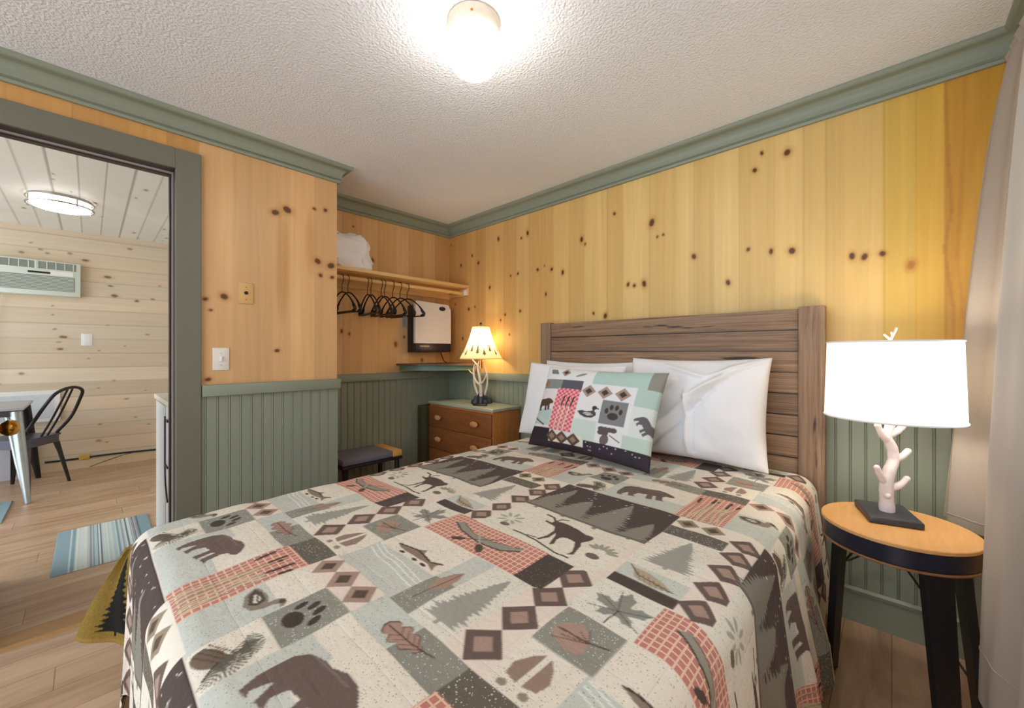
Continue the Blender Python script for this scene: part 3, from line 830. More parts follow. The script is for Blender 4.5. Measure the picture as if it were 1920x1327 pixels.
# rugs
def rug(name, x0, y0, x1, y1, label, group=None):
    cvr = Canvas(x0, y0, x1, y1, .002, (176, 196, 200))
    pal = [(140, 166, 176), (212, 220, 216), (96, 124, 134), (184, 206, 208), (222, 224, 216), (136, 166, 174), (166, 158, 160), (196, 212, 214)]
    y = y0; k = 0
    while y < y1:
        w = random.choice([.004, .005, .007, .010, .014])
        cvr.rect(x0, y, x1, y + w, random.choice(pal)); y += w
    cvr.rect(x0, y1 - .05, x1, y1, (140, 168, 176)); cvr.rect(x0, y0, x1, y0 + .06, (146, 172, 182))
    Xr, Yr = np.meshgrid(np.linspace(x0, x1, 24), np.linspace(y0, y1, int((y1 - y0) / .002)))
    zt = np.full_like(Xr, .011)
    zt[0] = zt[-1] = .0015; zt[:, 0] = zt[:, -1] = .0015
    o = grid_obj(name, Xr, Yr, zt, M['rug'], None, lin_np(cvr.sample(Xr, Yr)))
    return tag(o, label, 'rug', group)
M['rug'] = painted('striped_cotton_rug', (500, 500, 500), .12, .9, .6)
rug('striped_rug', -3.91, -.142, -3.155, .285, 'blue and white striped rug on the wood floor just beyond the doorway', 'striped rugs in the next room')
rug('striped_rug', -5.0, -.95, -4.40, -.415, 'striped rug at the left edge by the leg of the dining table', 'striped rugs in the next room')

# white cabinet by the door jamb
t = thing('cabinet', (-3.08, .53, 0), 'white cabinet seen edge-on just behind the right door jamb', 'cabinet')
build('cabinet_body', G().bevel_box((-3.46, .305, .0), (-2.66, .78, .862), .004), M['white'], t, True)
build('cabinet_top', G().bevel_box((-3.55, .295, .863), (-2.65, .80, .895), .006), plain('cream_laminate', (232, 224, 206), .4), t, True)
build('side_frame', G().box((-3.45, .297, .05), (-3.06, .304, .86)), M['white'], t)
kg = G().lathe([(.006, 0), (.006, .02), (.014, .026), (.015, .034), (.0001, .04)], (0, 0, 0), 14).moved(Matrix.Translation((-3.46, .36, .78)) @ Matrix.Rotation(-PI / 2, 4, 'Y'))
build('knob', kg, M['white'], t, True)
build('latch', G().box((-2.98, .298, .775), (-2.93, .304, .79)), M['dark_metal'], t)
build('cord_clip', G().box((-3.03, .298, .515), (-2.94, .304, .525)), M['dark_metal'], t)
build('hanging_cord', G().tube(smooth_path([(-3.04, .30, .80), (-3.042, .30, .6), (-3.035, .30, .46), (-3.0, .30, .39), (-2.93, .30, .33)]), .004, 6), M['black'], t, True)

# ================================================================== BEDROOM FITTINGS
# ceiling globe
cx, cy = -1.06, .93
t = thing('ceiling_globe', (cx, cy, H), 'round white glass globe light glowing on the bedroom ceiling', 'ceiling light')
build('cap', G().lathe([(.0001, H), (.088, H), (.092, H - .006), (.090, H - .05), (.084, H - .062), (.0001, H - .062)], (cx, cy, 0), 40), M['ivory'], t, 50)
gz = H - .098
build('globe', G().lathe([(.0001, gz + .092)] + [(.097 * math.sin(a), gz + .094 * math.cos(a)) for a in np.linspace(.25, PI - .02, 24)] + [(.0001, gz - .094)], (cx, cy, 0), 40), M['globe'], t, True)
build('screw', G().box((cx + .06, cy - .068, H - .035), (cx + .066, cy - .058, H - .029)), M['brass'], t)

# switch plate and cable plate on the door wall
t = thing('light_switch', (DX, .468, 1.134), 'white light switch plate on the pine wall beside the door casing', 'light switch')
build('plate', G().bevel_box((DX, .432, 1.076), (DX + .007, .504, 1.192), .003), M['plate_white'], t, True)
build('toggle', G().bevel_box((DX + .006, .463, 1.122), (DX + .018, .473, 1.148), .002), M['plate_white'], t, True)
for zz in (1.164, 1.104):
    build('screw', G().box((DX + .007, .4655, zz - .0025), (DX + .0085, .4705, zz + .0025)), M['nickel'], t)
t = thing('cable_plate', (DX, .579, 1.485), 'tan wall plate with a round socket above the white light switch', 'wall plate')
build('plate', G().bevel_box((DX, .545, 1.430), (DX + .006, .613, 1.540), .002), M['plate_pine'], t, True)
g = G().lathe([(.0001, 0), (.009, 0), (.009, .006), (.005, .008), (.0001, .008)], (0, 0, 0), 16).moved(Matrix.Translation((DX + .005, .579, 1.488)) @ Matrix.Rotation(PI / 2, 4, 'Y'))
build('socket', g, M['dark_metal'], t, True)
for zz in (1.518, 1.452):
    build('screw', G().box((DX + .006, .577, zz - .002), (DX + .0075, .581, zz + .002)), M['dark_metal'], t)

# closet shelf
t = thing('closet_shelf', (-2.84, 1.7, 1.70), 'pine shelf across the closet recess above the hangers', 'shelf')
build('shelf_board', G().bevel_box((WX, RY, 1.732), (-2.694, HX - .002, 1.757), .003), M['shelf_wood'], t, True)
build('wall_cleat', G().bevel_box((WX, RY, 1.655), (WX + .02, HX - .002, 1.731), .002), M['shelf_wood'], t, True)
build('end_cleat', G().bevel_box((WX + .021, HX - .022, 1.667), (-2.69, HX - .002, 1.731), .002), M['shelf_wood'], t, True)
build('rod_bracket', G().bevel_box((-2.725, HX - .045, 1.672), (-2.695, HX - .0225, 1.712), .004), M['white'], t, True)
RXX, RZZ = -2.775, 1.694
t = thing('closet_rod', (RXX, 1.7, RZZ), 'wooden hanging rod fixed under the closet shelf', 'rod')
build('rod', G().tube([(RXX, RY + .001, RZZ), (RXX, HX - .024, RZZ)], .015, 16), M['shelf_wood'], t, True)

# hangers
def make_hanger():
    t = thing('clothes_hanger', (0, 0, 0), 'x', 'hanger', 'black hangers on the closet rod')
    hk = [(.0, 0, -.105), (.0, 0, -.055), (.012, 0, -.035), (.021, 0, -.012), (.019, 0, .008), (.008, 0, .021), (-.008, 0, .021), (-.020, 0, .009), (-.0225, 0, -.006)]
    build('hook', G().tube(smooth_path(hk, 5), .0028, 8), M['black'], t, True)
    g = G()
    L = .178
    P = [(0, 0, -.100), (.05, 0, -.112), (.12, 0, -.160), (.165, 0, -.205), (L, 0, -.222), (.172, 0, -.238), (.155, 0, -.242), (0, 0, -.240), (-.155, 0, -.242), (-.172, 0, -.238), (-L, 0, -.222), (-.165, 0, -.205), (-.12, 0, -.160), (-.05, 0, -.112), (0, 0, -.100)]
    g.tube(smooth_path(P, 4), .0052, 8)
    for s in (1, -1):
        g.tube(smooth_path([(s * .118, 0, -.158), (s * .15, 0, -.198), (s * .168, 0, -.226), (s * .14, 0, -.236)], 4), [.006] * 4 + [.011] * 5 + [.007] * 4, 8)
    build('body', g, M['black'], t, True)
    return t
hy = [1.214, 1.256, 1.402, 1.428, 1.511, 1.538, 1.606, 1.67, 1.733]
ords = ['first', 'second', 'third', 'fourth', 'fifth', 'sixth', 'seventh', 'eighth', 'ninth']
rots = [5, 4, -7, -6, -3, -2, 3, 8, 16]
h0 = make_hanger()
for i, y in enumerate(hy):
    if i == 0: h = h0
    else:
        h = link(h0.copy())
        for ch in h0.children:
            c = link(ch.copy()); c.parent = h
    h.location = (RXX, y, RZZ - .0035); h.rotation_euler = (0, 0, math.radians(rots[i]))
    h['label'] = 'black plastic clothes hanger, %s from the left on the closet rod' % ords[i]
    if i == 7:
        h['label'] = 'black plastic hanger with a grey paper tag, second from the right on the rod'
        BASE[h.name] = Vector((0, 0, 0))
        tg = build('paper_tag', G().bevel_box((.035, -.004, -.33), (.085, -.002, -.243), .001), M['tag_grey'], h, False, 'grey paper tag')

# white bagged pillow on the shelf
def lump(cx, cy, cz, sx, sy, sz, n=40, amp=.12, seed=3, flat=True):
    g = G(); v = []; f = []
    for i in range(n + 1):
        th = PI * i / n
        for k in range(n * 2):
            ph = 2 * PI * k / (n * 2)
            def se(c, e): return math.copysign(abs(c) ** e, c)
            d = Vector((se(math.sin(th), .55) * se(math.cos(ph), .55), se(math.sin(th), .55) * se(math.sin(ph), .55), se(math.cos(th), .55)))
            q = d * (1 + amp * mnoise.fractal(d * 1.9 + Vector((seed, 0, 0)), 1, 2, 4) + amp * .5 * abs(mnoise.noise(d * 5 + Vector((0, seed, 0)))))
            zz = q.z * sz
            if flat: zz = max(zz, -sz * .82)
            v.append((cx + q.x * sx, cy + q.y * sy, cz + zz))
    m = n * 2
    for i in range(n):
        for k in range(m): f.append((i * m + k, i * m + (k + 1) % m, (i + 1) * m + (k + 1) % m, (i + 1) * m + k))
    return g.add(v, f)
g = lump(-2.845, 1.255, 1.868, .115, .165, .135, amp=.16, seed=5)
mn = min(p[2] for p in g.v)
g.v = [(p[0], p[1], p[2] - mn + 1.758 + max(0, .0) ) for p in g.v]
g.v = [(p[0] , p[1] + .10 * max(0, 1.84 - p[2]) * (1 if p[1] > 1.3 else 0) * 4, p[2]) for p in g.v]
bag = build('spare_pillow', g, M['bag'], None, True)
tag(bag, 'bundled white pillow in a bag at the left end of the closet shelf', 'pillow')

# wall heater
t = thing('wall_heater', (-2.9, 2.05, 1.17), 'white wall heater with a black base band in the closet corner', 'heater')
hx0, hx1, hy0, hy1, hz0, hz1 = WX, -2.85, 1.862, 2.225, 1.168, 1.585
build('back_housing', G().bevel_box((hx0, hy0, hz0), (hx1 - .028, hy1 - .012, hz1 - .02), .006), M['black'], t, True)
pf = [(hy0 - .004, 1.245), (hy1, 1.245), (hy1, 1.545), (hy1 - .03, 1.585), (hy0 + .012, 1.600), (hy0 - .004, 1.59)]
build('front_cover', G().prism(pf, hx1 - .028, hx1, 'x'), M['heater_white'], t, 30)
tg = [(hx0 + .02, 1.586), (hx1 - .028, 1.586), (hx1 - .004, 1.60), (hx0 + .04, 1.61)]
build('base_band', G().bevel_box((hx1 - .028, hy0 - .004, hz0 + .002), (hx1 + .001, hy1, 1.2445), .003), M['navy'], t, True)
dg = G().lathe([(.0001, 0), (.033, 0), (.033, .006), (.026, .012), (.0001, .012)], (0, 0, 0), 24).moved(Matrix.Translation((hx1, 2.13, 1.548)) @ Matrix.Rotation(PI / 2, 4, 'Y') @ Matrix.Diagonal((.55, 1, 1, 1)))
build('dial', dg, M['black'], t, True)
g = G()
y = hy0 + .04
for k in range(7):
    w = random.choice([.008, .011, .009]); g.box((hx1 + .001, y, 1.216 - (.002 if k % 2 else 0)), (hx1 + .0018, y + w, 1.226)); y += w + .004
build('lettering', g, M['strip'], t)
build('power_cord', G().tube(smooth_path([(hx1 - .05, 2.15, 1.17), (-2.93, 2.19, 1.13), (-2.94, 2.22, 1.09), (-2.93, 2.24, 1.079)]), .004, 8), M['black'], t, True)

# corner shelf (quarter round)
t = thing('corner_shelf', (-2.8, 2.13, 1.03), 'green quarter-round corner shelf behind the small bedside lamp', 'shelf')
def quarter(r, n=24):
    return [(WX + .036, HX - .036)] + [(WX + .036 + (r - .036) * .79 * math.cos(a), HX - .036 - (r - .036) * math.sin(a)) for a in np.linspace(0, PI / 2, n)]
build('shelf_top', G().prism(quarter(.575), 1.060, 1.076), M['shelf_edge'], t, 30)
build('shelf_apron', G().prism(quarter(.545), 1.020, 1.0595), M['green_ply'], t, 30)

# dresser used as a nightstand
nx0, nx1, ny0, ny1, nz = -2.84, -2.055, 1.99, 2.272, .76
t = thing('nightstand', (-2.48, 2.15, 0), 'brown wooden nightstand with two drawers left of the bed', 'nightstand')
build('body', G().bevel_box((nx0 + .008, ny0, .05), (nx1 - .008, ny1, nz - .022), .003), M['dresser_side'], t, True)
build('top', G().bevel_box((nx0, ny0 - .012, nz - .022), (nx1, ny1, nz), .005), M['mint'], t, True, 'pale green top')
build('plinth', G().box((nx0 + .02, ny0 + .02, 0), (nx1 - .02, ny1 - .01, .049)), M['black_wood'], t)
for z0, z1 in ((.555, .722), (.375, .55), (.075, .37)):
    d = build('drawer', G().bevel_box((nx0 + .012, ny0 - .016, z0), (nx1 - .012, ny0 - .0005, z1), .004), M['dresser'], t, True)
    for kx in (nx0 + .17, nx1 - .17):
        zc = z0 + (z1 - z0) * .5
        g = G().lathe([(.0001, 0), (.009, 0), (.009, .012), (.02, .018), (.021, .028), (.014, .034), (.0001, .035)], (0, 0, 0), 18).moved(Matrix.Translation((kx, ny0 - .016, zc)) @ Matrix.Diagonal((1.9, 1, 1, 1)) @ Matrix.Rotation(PI / 2, 4, 'X'))
        build('knob', g, M['knob_wood'], d, True)
ob = tag(build('dark_box', G().bevel_box((WX + .030, 1.945, 0), (WX + .105, 2.25, .715), .004), M['olive_box'], None, True), 'dark olive box standing between the beadboard wall and the nightstand', 'box')  # plain dark olive box filling the gap left of the nightstand

# small antler lamp
lx, ly = -2.388, 2.168
t = thing('table_lamp', (lx, ly, nz), 'small antler table lamp with a lit parchment shade on the nightstand', 'lamp')
base = G()
for k in range(9):
    a = k * 2 * PI / 9
    r = .054 + .014 * math.sin(k * 2.1)
    base.lathe([(.0001, 0), (.026, .002), (.028, .016), (.018, .03 + .012 * (k % 3)), (.0001, .034 + .012 * (k % 3))], (lx + r * math.cos(a), ly + r * math.sin(a), nz), 10)
base.lathe([(.0001, .001), (.06, .001), (.06, .02), (.03, .05), (.016, .09), (.0001, .092)], (lx, ly, nz), 20)
build('base', base, M['slate'], t, True)
an = G()
def branch(P, r0, r1, g, n=8):
    S = smooth_path(P, 5); m = len(S)
    g.tube(S, [r0 + (r1 - r0) * i / (m - 1) for i in range(m)], n)
o = lambda dx, dy, dz: (lx + dx * 1.1, ly + dy * 1.1, nz + dz * 1.14)
branch([o(.012, -.01, .05), o(.02, -.02, .12), o(.012, -.025, .19), o(-.012, -.02, .25), o(-.004, -.01, .30)], .014, .006, an)
branch([o(.018, -.02, .13), o(-.02, -.03, .155), o(-.045, -.03, .20), o(-.05, -.025, .25), o(-.036, -.02, .29)], .011, .004, an)
branch([o(.018, -.022, .14), o(.05, -.03, .15), o(.075, -.03, .18), o(.088, -.03, .21)], .010, .003, an)
branch([o(-.03, .0, .06), o(-.055, -.01, .12), o(-.062, -.015, .19), o(-.045, -.012, .25), (lx - .01, ly, nz + .335)], .010, .004, an)
branch([o(.02, .02, .06), o(.045, .02, .13), o(.05, .015, .20), o(.028, .01, .26), o(.03, -.01, .30)], .010, .004, an)
branch([o(-.05, -.015, .2), o(-.075, -.03, .215), o(-.095, -.035, .235)], .007, .003, an)
branch([o(-.02, -.02, .27), o(-.05, -.03, .30), o(-.07, -.03, .315)], .006, .002, an)
branch([o(.01, -.02, .22), o(.03, -.04, .25), o(.024, -.05, .285)], .006, .002, an)
build('antler_stem', an, M['ivory'], t, True)
build('socket', G().tube([(lx, ly, nz + .28), (lx, ly, nz + .365)], .014, 12), M['brass'], t, True)
sz0, sz1, sr0, sr1 = nz + .355, nz + .612, .172, .068
cvs = Canvas(0, 0, 1, 1, .004, (246, 230, 196))
cvs.rect(0, .0, 1, .03, (206, 176, 120)); cvs.rect(0, .965, 1, 1, (222, 196, 146))
for k in range(17):
    u = (k + .5) / 17; hgt = .20 + .07 * (k % 3); b0 = .14 + .05 * ((k * 2) % 3)
    for j in range(4):
        w = .017 * (1 - j / 4.4); zz = b0 + j * hgt / 4.6
        cvs.poly([(u - w, zz), (u + w, zz), (u, zz + hgt / 2.6)], (84, 82, 56))
    cvs.rect(u - .003, b0 - .03, u + .003, b0, (110, 96, 70))
na, nv = 161, 60
U, V = np.meshgrid(np.linspace(0, 1, na), np.linspace(0, 1, nv))
R = sr0 + (sr1 - sr0) * V - .012 * np.sin(PI * V)
sh = grid_obj('lamp_shade', lx + R * np.cos(U * 2 * PI), ly + R * np.sin(U * 2 * PI), sz0 + (sz1 - sz0) * V, M['parch'], t, lin_np(cvs.sample(U, V)))
build('finial', G().lathe([(.0001, 0), (.006, 0), (.006, .012), (.012, .02), (.009, .034), (.0001, .042)], (lx, ly, sz1 - .002), 14).tube([(lx - .065, ly, sz1 - .004), (lx + .065, ly, sz1 - .004)], .002, 6), M['slate'], t, True)
build('bulb', G().lathe([(.0001, 0), (.014, .005), (.028, .05), (.02, .075), (.0001, .085)], (lx, ly, nz + .365), 16), M['bulb'], t, True)
ld = bpy.data.lights.new('small_lamp_light', 'POINT'); ld.energy = 2.8; ld.color = (1.0, .82, .55); ld.shadow_soft_size = .03
lo = link(bpy.data.objects.new('lamp_light', ld)); lo.parent = t; lo.location = (0, 0, .49)
g = G().bevel_box((-.055, -.018, 0), (.055, .018, .014), .004).moved(Matrix.Translation((-2.28, 2.06, nz + .0005)) @ Matrix.Rotation(.35, 4, 'Z'))
tag(build('remote_control', g, M['black'], None, True), 'small dark remote lying on the nightstand in front of the antler lamp', 'remote')

# luggage stool in the recess
t = thing('luggage_stool', (-2.75, 1.36, 0), 'low stool with a grey top and tan rim against the green beadboard', 'stool')
sx0, sx1, sy0, sy1 = -2.93, -2.62, 1.15, 1.60
build('cushion', G().bevel_box((sx0 + .015, sy0 + .005, .405), (sx1 - .012, sy1 - .075, .452), .01), M['stool_grey'], t, True)
build('rim', G().bevel_box((sx0 + .01, sy1 - .0745, .405), (sx1 - .008, sy1, .45), .006), M['stool_tan'], t, True, 'tan wooden end rim')
build('frame', G().bevel_box((sx0, sy0, .385), (sx1, sy1, .4045), .005), M['black_wood'], t, True)
for ax_, ay_ in ((sx0 + .03, sy0 + .03), (sx1 - .03, sy0 + .03), (sx0 + .03, sy1 - .03), (sx1 - .03, sy1 - .03)):
    build('leg', G().tube([(ax_, ay_, .384), (ax_, ay_, 0)], [.018, .014], 10), M['black_wood'], t, True)

# ================================================================== BED
bx0, bx1, by0, by1 = -1.768, -.235, .085, 2.20
t = thing('bed', (-1.01, 1.15, 0), 'queen bed frame with a weathered plank headboard against the pine wall', 'bed')
BED = t
hyf, hyb = 2.228, 2.272
hd = build('headboard', G().box((-1.74, hyf + .012, .35), (-.30, hyb, 1.368)), M['dark_jamb'], t)
zt = 1.370; k = 0
while zt > .45:
    z0 = zt - .098
    gk = G().bevel_box((-1.728, hyf + .004 + (k % 2) * .0015, z0 + .003), (-.309, hyf + .0115, zt - .002), .003)
    build('plank', gk, M['head_plank'], hd, True); zt = z0; k += 1
for x0, x1 in ((-1.815, -1.729), (-.308, -.211)):
    build('post', G().bevel_box((x0, hyf - .008, 0), (x1, hyb, 1.376), .004), M['head_post'], t, True)
build('mattress', G().bevel_box((bx0 + .03, by0 + .035, .34), (bx1 - .03, 2.205, .598), .05, 4), M['mattress'], t, True)
build('box_spring', G().bevel_box((bx0 + .035, by0 + .04, .16), (bx1 - .035, 2.205, .338), .02, 3), M['mattress'], t, True)
for x in (bx0 + .1, bx1 - .1):
    for y in (by0 + .15, 2.08):
        build('leg', G().tube([(x, y, .16), (x, y, 0)], .025, 12), M['black_wood'], t, True)

# ---- the printed patchwork, one repeat 0.69 x 1.235 m
TX, TY = .69, 1.235
tile = Canvas(-1.22, .12, -1.22 + TX, .12 + TY, .001)
tile.wrap = (TX, TY)
CREAM = (228, 220, 206); BEIGE = (228, 214, 202); BLUE = (198, 202, 194); GREY = (142, 142, 132); DSPK = (104, 98, 88); BROWN = (80, 68, 64); TREE = (158, 157, 148)
MID = (106, 89, 82); PINK = (166, 140, 128); RED = (192, 128, 118); INK = (70, 60, 54); OAK = (170, 140, 126); TAN = (176, 160, 136)
sd = (1, 0, 0); sl = (0, 1, 0); gi = (0, 0, 1)
T = tile
def conifer(c, x, y, w, h, col, lean=0.0, n=9, seed=0):
    r = random.Random(seed); L = []; R = []
    for i in range(n):
        u = i / n; hw = w / 2 * (1 - u) ** .85 * r.uniform(.86, 1.1)
        L.append((x - hw * r.uniform(.9, 1.1) + lean * u, y + h * u)); L.append((x - hw * .62 + lean * u, y + h * (u + .55 / n)))
        R.append((x + hw * r.uniform(.9, 1.1) + lean * u, y + h * u)); R.append((x + hw * .62 + lean * u, y + h * (u + .55 / n)))
    c.poly(L + [(x + lean, y + h)] + R[::-1], col)
    c.rect(x - w * .04, y - h * .06, x + w * .04, y, col)
def diamond(c, x, y, r, a=MID, b=PINK, dark=False):
    for k, col in ((1, a), (.5, b)):
        c.poly([(x - r * k, y), (x, y - r * k), (x + r * k, y), (x, y + r * k)], col)
# base
T.rect(-1.3, 0, -.4, 1.5, BEIGE)
# row A
T.rect(-1.22, .12, -1.07, .385, RED, gi)
for k, (x, dx) in enumerate(((-1.19, -.012), (-1.165, .006), (-1.145, .0), (-1.12, .012), (-1.10, .02))):
    T.line([(x, .13), (x + dx * .4, .22), (x + dx, .30 + .02 * (k % 3))], .004, (150, 140, 106))
    T.line([(x + dx, .30 + .02 * (k % 3)), (x + dx * 1.2, .345 + .015 * (k % 2))], .010, INK)
    T.line([(x + .008, .13), (x + .012 - dx, .24), (x + .03 - dx, .29)], .006, (196, 190, 160))
T.rect(-1.07, .12, -.94, .38, BLUE, sd); T.rect(-1.07, .285, -.94, .38, CREAM, sd)
T.poly([(-1.062, .262), (-1.05, .240), (-1.015, .228), (-.985, .236), (-.972, .256), (-.970, .275), (-.962, .285), (-.952, .283), (-.946, .287), (-.956, .297), (-.972, .300), (-.984, .290), (-.988, .270), (-1.01, .276), (-1.035, .274), (-1.055, .27)], (138, 126, 114))
T.poly([(-1.058, .263), (-1.045, .246), (-1.01, .238), (-.995, .25), (-1.0, .268), (-1.03, .271)], (84, 74, 68))
T.poly([(-1.04, .256), (-1.012, .246), (-1.002, .254), (-1.015, .264), (-1.034, .264)], (214, 206, 190))
T.line([(-1.035, .262), (-1.012, .255), (-1.004, .256)], .0035, (90, 80, 72)); T.ell(-.968, .292, .009, .007, (84, 74, 68))
T.rect(-1.07, .372, -.815, .46, BEIGE)
for x in (-1.026, -.942, -.857): diamond(T, x, .4155, .042, PINK, (92, 76, 62))
T.rect(-.94, .243, -.815, .374, GREY, sl)
T.ell(-.882, .285, .026, .020, INK)
for x, y in ((-.915, .313), (-.893, .331), (-.868, .332), (-.847, .314)): T.ell(x, y, .0085, .015, INK, .3)
T.rect(-.94, .12, -.815, .243, CREAM, sd)
T.ell(-.893, .148, .042, .020, (112, 96, 82), .42)
for k in range(9):
    for j in range(4):
        T.ell(-.922 + .0075 * k - .003 * j, .131 + .0035 * k + .0085 * j, .0032, .0018, (76, 64, 56), .4)
T.line([(-.845, .130), (-.862, .150), (-.868, .18), (-.876, .215)], .004, INK)
for k in range(22):
    a_ = -.9 + k * .145
    T.line([(-.864, .160), (-.864 + .048 * math.cos(a_), .160 + .05 * math.sin(a_))], .0024, (98, 94, 84))
    T.line([(-.872, .195), (-.872 + .036 * math.cos(a_ + .5), .195 + .036 * math.sin(a_ + .5))], .0022, (98, 94, 84))
T.rect(-.815, .12, -.53, .375, CREAM, sd); T.rect(-.815, .12, -.53, .222, BLUE, sd); T.rect(-.815, .12, -.72, .30, BLUE, sd)
def bear(c, x, y, s, ang, col):
    P = [(-1.0, .05), (-.95, .30), (-.75, .50), (-.4, .54), (-.05, .50), (.3, .56), (.6, .50), (.78, .40), (.98, .22), (1.02, .08), (.88, .02), (.72, .02), (.62, -.1), (.66, -.45), (.74, -.55), (.44, -.55), (.38, -.15), (.28, -.2), (.30, -.5), (.36, -.58), (.08, -.58), (.05, -.15), (-.3, -.15), (-.42, -.4), (-.30, -.56), (-.58, -.56), (-.66, -.2), (-.72, -.25), (-.86, -.5), (-.76, -.6), (-1.02, -.58), (-1.06, -.3)]
    ca, sa = math.cos(ang), math.sin(ang)
    c.poly([(x + s * (a * ca - b * sa), y + s * (a * sa + b * ca)) for a, b in P], col)
bear(T, -.682, .243, .098, .20, (108, 92, 86))
T.line([(-.75, .28), (-.70, .285), (-.64, .29)], .004, (126, 110, 102)); T.line([(-.73, .25), (-.66, .252)], .003, (94, 80, 74))
# row B strip
T.rect(-1.22, .385, -1.07, .455, DSPK, sl)
T.rect(-.815, .372, -.667, .455, BLUE, sd); T.rect(-.667, .372, -.53, .455, GREY, sl)
ok_ = []
for k in range(41):
    u_ = k / 40; wv = .5 + .5 * abs(math.sin(u_ * PI * 3.5)); ok_.append((-.735 + .118 * u_, .412 + .029 * wv * (math.sin(PI * min(1, u_ * .9 + .08)) ** .6)))
ok_ += [(x_, .824 - y_) for x_, y_ in ok_[::-1]]
T.poly(ok_, (112, 92, 84)); T.poly([(-.676 + (x_ + .676) * .92, .412 + (y_ - .412) * .90) for x_, y_ in ok_], OAK)
for a in (-.70, -.68, -.66, -.645): T.line([(a + .02, .413), (a, .43)], .002, (112, 88, 78)); T.line([(a + .02, .413), (a, .396)], .002, (112, 88, 78))
T.line([(-.725, .412), (-.65, .412), (-.61, .418), (-.59, .424)], .0035, (92, 74, 66))
# row C
T.rect(-1.22, .455, -1.06, .585, CREAM, sd)
for sgn in (1, -1):
    T.poly([(-1.135 + sgn * .006, .485), (-1.135 + sgn * .034, .492), (-1.135 + sgn * .040, .52), (-1.135 + sgn * .024, .552), (-1.135 + sgn * .006, .57)], (150, 128, 116))
T.ell(-1.16, .472, .010, .008, (150, 138, 122)); T.ell(-1.112, .472, .010, .008, (150, 138, 122))
T.rect(-1.205, .585, -1.032, .708, GREY, sl)
T.poly([(-1.175, .632), (-1.162, .662), (-1.135, .680), (-1.112, .664), (-1.096, .63), (-1.10, .607), (-1.128, .603), (-1.156, .612)], OAK)
for k in range(5): T.line([(-1.10, .645), (-1.165 + .012 * k, .612 + .016 * k)], .002, (106, 84, 74))
T.line([(-1.165, .64), (-1.11, .645), (-1.066, .66)], .004, (92, 74, 66))
T.rect(-1.062, .455, -.80, .585, BLUE, sd); T.rect(-1.055, .575, -.797, .712, CREAM, sd)
for off in (0, .014, .03):
    T.line([(-1.055, .575 - off), (-.98, .556 - off), (-.90, .552 - off), (-.80, .54 - off)], .0035, (232, 236, 230))
T.poly([(-1.015, .606), (-.985, .614), (-.937, .622), (-.917, .636), (-.905, .618), (-.862, .609), (-.835, .626), (-.838, .603), (-.826, .585), (-.86, .597), (-.90, .593), (-.943, .592), (-.985, .596)], (140, 122, 112))
T.line([(-1.01, .607), (-.937, .620), (-.862, .607), (-.83, .622)], .005, INK); T.ell(-.96, .584, .012, .005, INK); T.ell(-.90, .583, .010, .005, INK); T.ell(-.865, .585, .011, .005, INK)
T.rect(-.80, .455, -.725, .58, GREY, sl); T.rect(-.80, .58, -.71, .708, BLUE, sd)
T.poly([(-.772, .54), (-.785, .575), (-.775, .615), (-.757, .636), (-.742, .60), (-.738, .565), (-.752, .54)], OAK); T.line([(-.765, .49), (-.76, .55), (-.757, .625)], .003, (106, 84, 74))
T.rect(-.725, .455, -.605, .71, (224, 220, 208), sd)
conifer(T, -.664, .488, .122, .20, TREE, .012, 15, 4)
T.rect(-.605, .455, -.50, .86, BEIGE)
for y in (.507, .608, .707, .806): diamond(T, -.552, y, .05)
# canoe panel
T.rect(-1.045, .712, -.668, .855, RED, gi)
T.poly([(-1.0, .802), (-.975, .822), (-.90, .790), (-.82, .794), (-.76, .806), (-.735, .825), (-.728, .800), (-.775, .772), (-.855, .762), (-.945, .775)], (150, 144, 132))
T.line([(-.995, .802), (-.945, .777), (-.855, .763), (-.775, .773), (-.73, .803)], .006, (80, 76, 70)); T.line([(-.97, .815), (-.90, .791), (-.82, .795), (-.74, .815)], .003, (96, 90, 84))
T.line([(-.925, .728), (-.80, .826)], .004, (96, 84, 74)); T.ell(-.912, .738, .022, .009, (84, 72, 64), .65); T.line([(-.918, .832), (-.815, .732)], .004, (190, 180, 160)); T.ell(-.826, .742, .024, .012, (84, 72, 64), -.75)
T.rect(-.668, .712, -.60, .85, BROWN, (0, .25, 0)); T.line([(-.668, .757), (-.60, .757)], .0025, (150, 134, 122)); T.line([(-.668, .80), (-.60, .80)], .0025, (150, 134, 122))
T.poly([(-.668, .712), (-.585, .717), (-.583, .85), (-.668, .845)], BROWN, m=(0, .25, 0))
# maple panel at x -1.19..-1.03
T.rect(-1.195, .71, -1.045, .86, (226, 222, 210), sd)
def maple(c, x, y, r, rot, col):
    P = []
    for ang, ln in ((-40, .66), (25, .92), (90, 1.05), (155, .92), (220, .66)):
        for da, k in ((-27, .42), (-20, .60), (-19, .74), (-9, .78), (0, 1.0), (9, .78), (19, .74), (20, .60), (27, .42)):
            t_ = math.radians(ang + da) + rot
            P.append((x + r * ln * k * math.cos(t_), y + r * ln * k * math.sin(t_)))
    c.poly(P, col)
maple(T, -1.107, .770, .078, .1, (142, 142, 134))
for q in ((-1.134, .84), (-1.168, .80), (-1.168, .746), (-1.05, .738), (-1.05, .80)): T.line([(-1.107, .768), q], .002, (92, 86, 82))
T.line([(-1.107, .768), (-1.112, .715)], .003, (80, 72, 70))
T.rect(-1.19, .862, -1.025, .902, BROWN); T.rect(-1.19, .902, -1.027, .968, BLUE, sd)
T.poly([(-1.165, .955), (-1.145, .915), (-1.10, .905), (-1.05, .917), (-1.085, .94), (-1.125, .953)], TAN)
T.line([(-1.175, .962), (-1.14, .928), (-1.05, .917)], .003, (84, 74, 64))
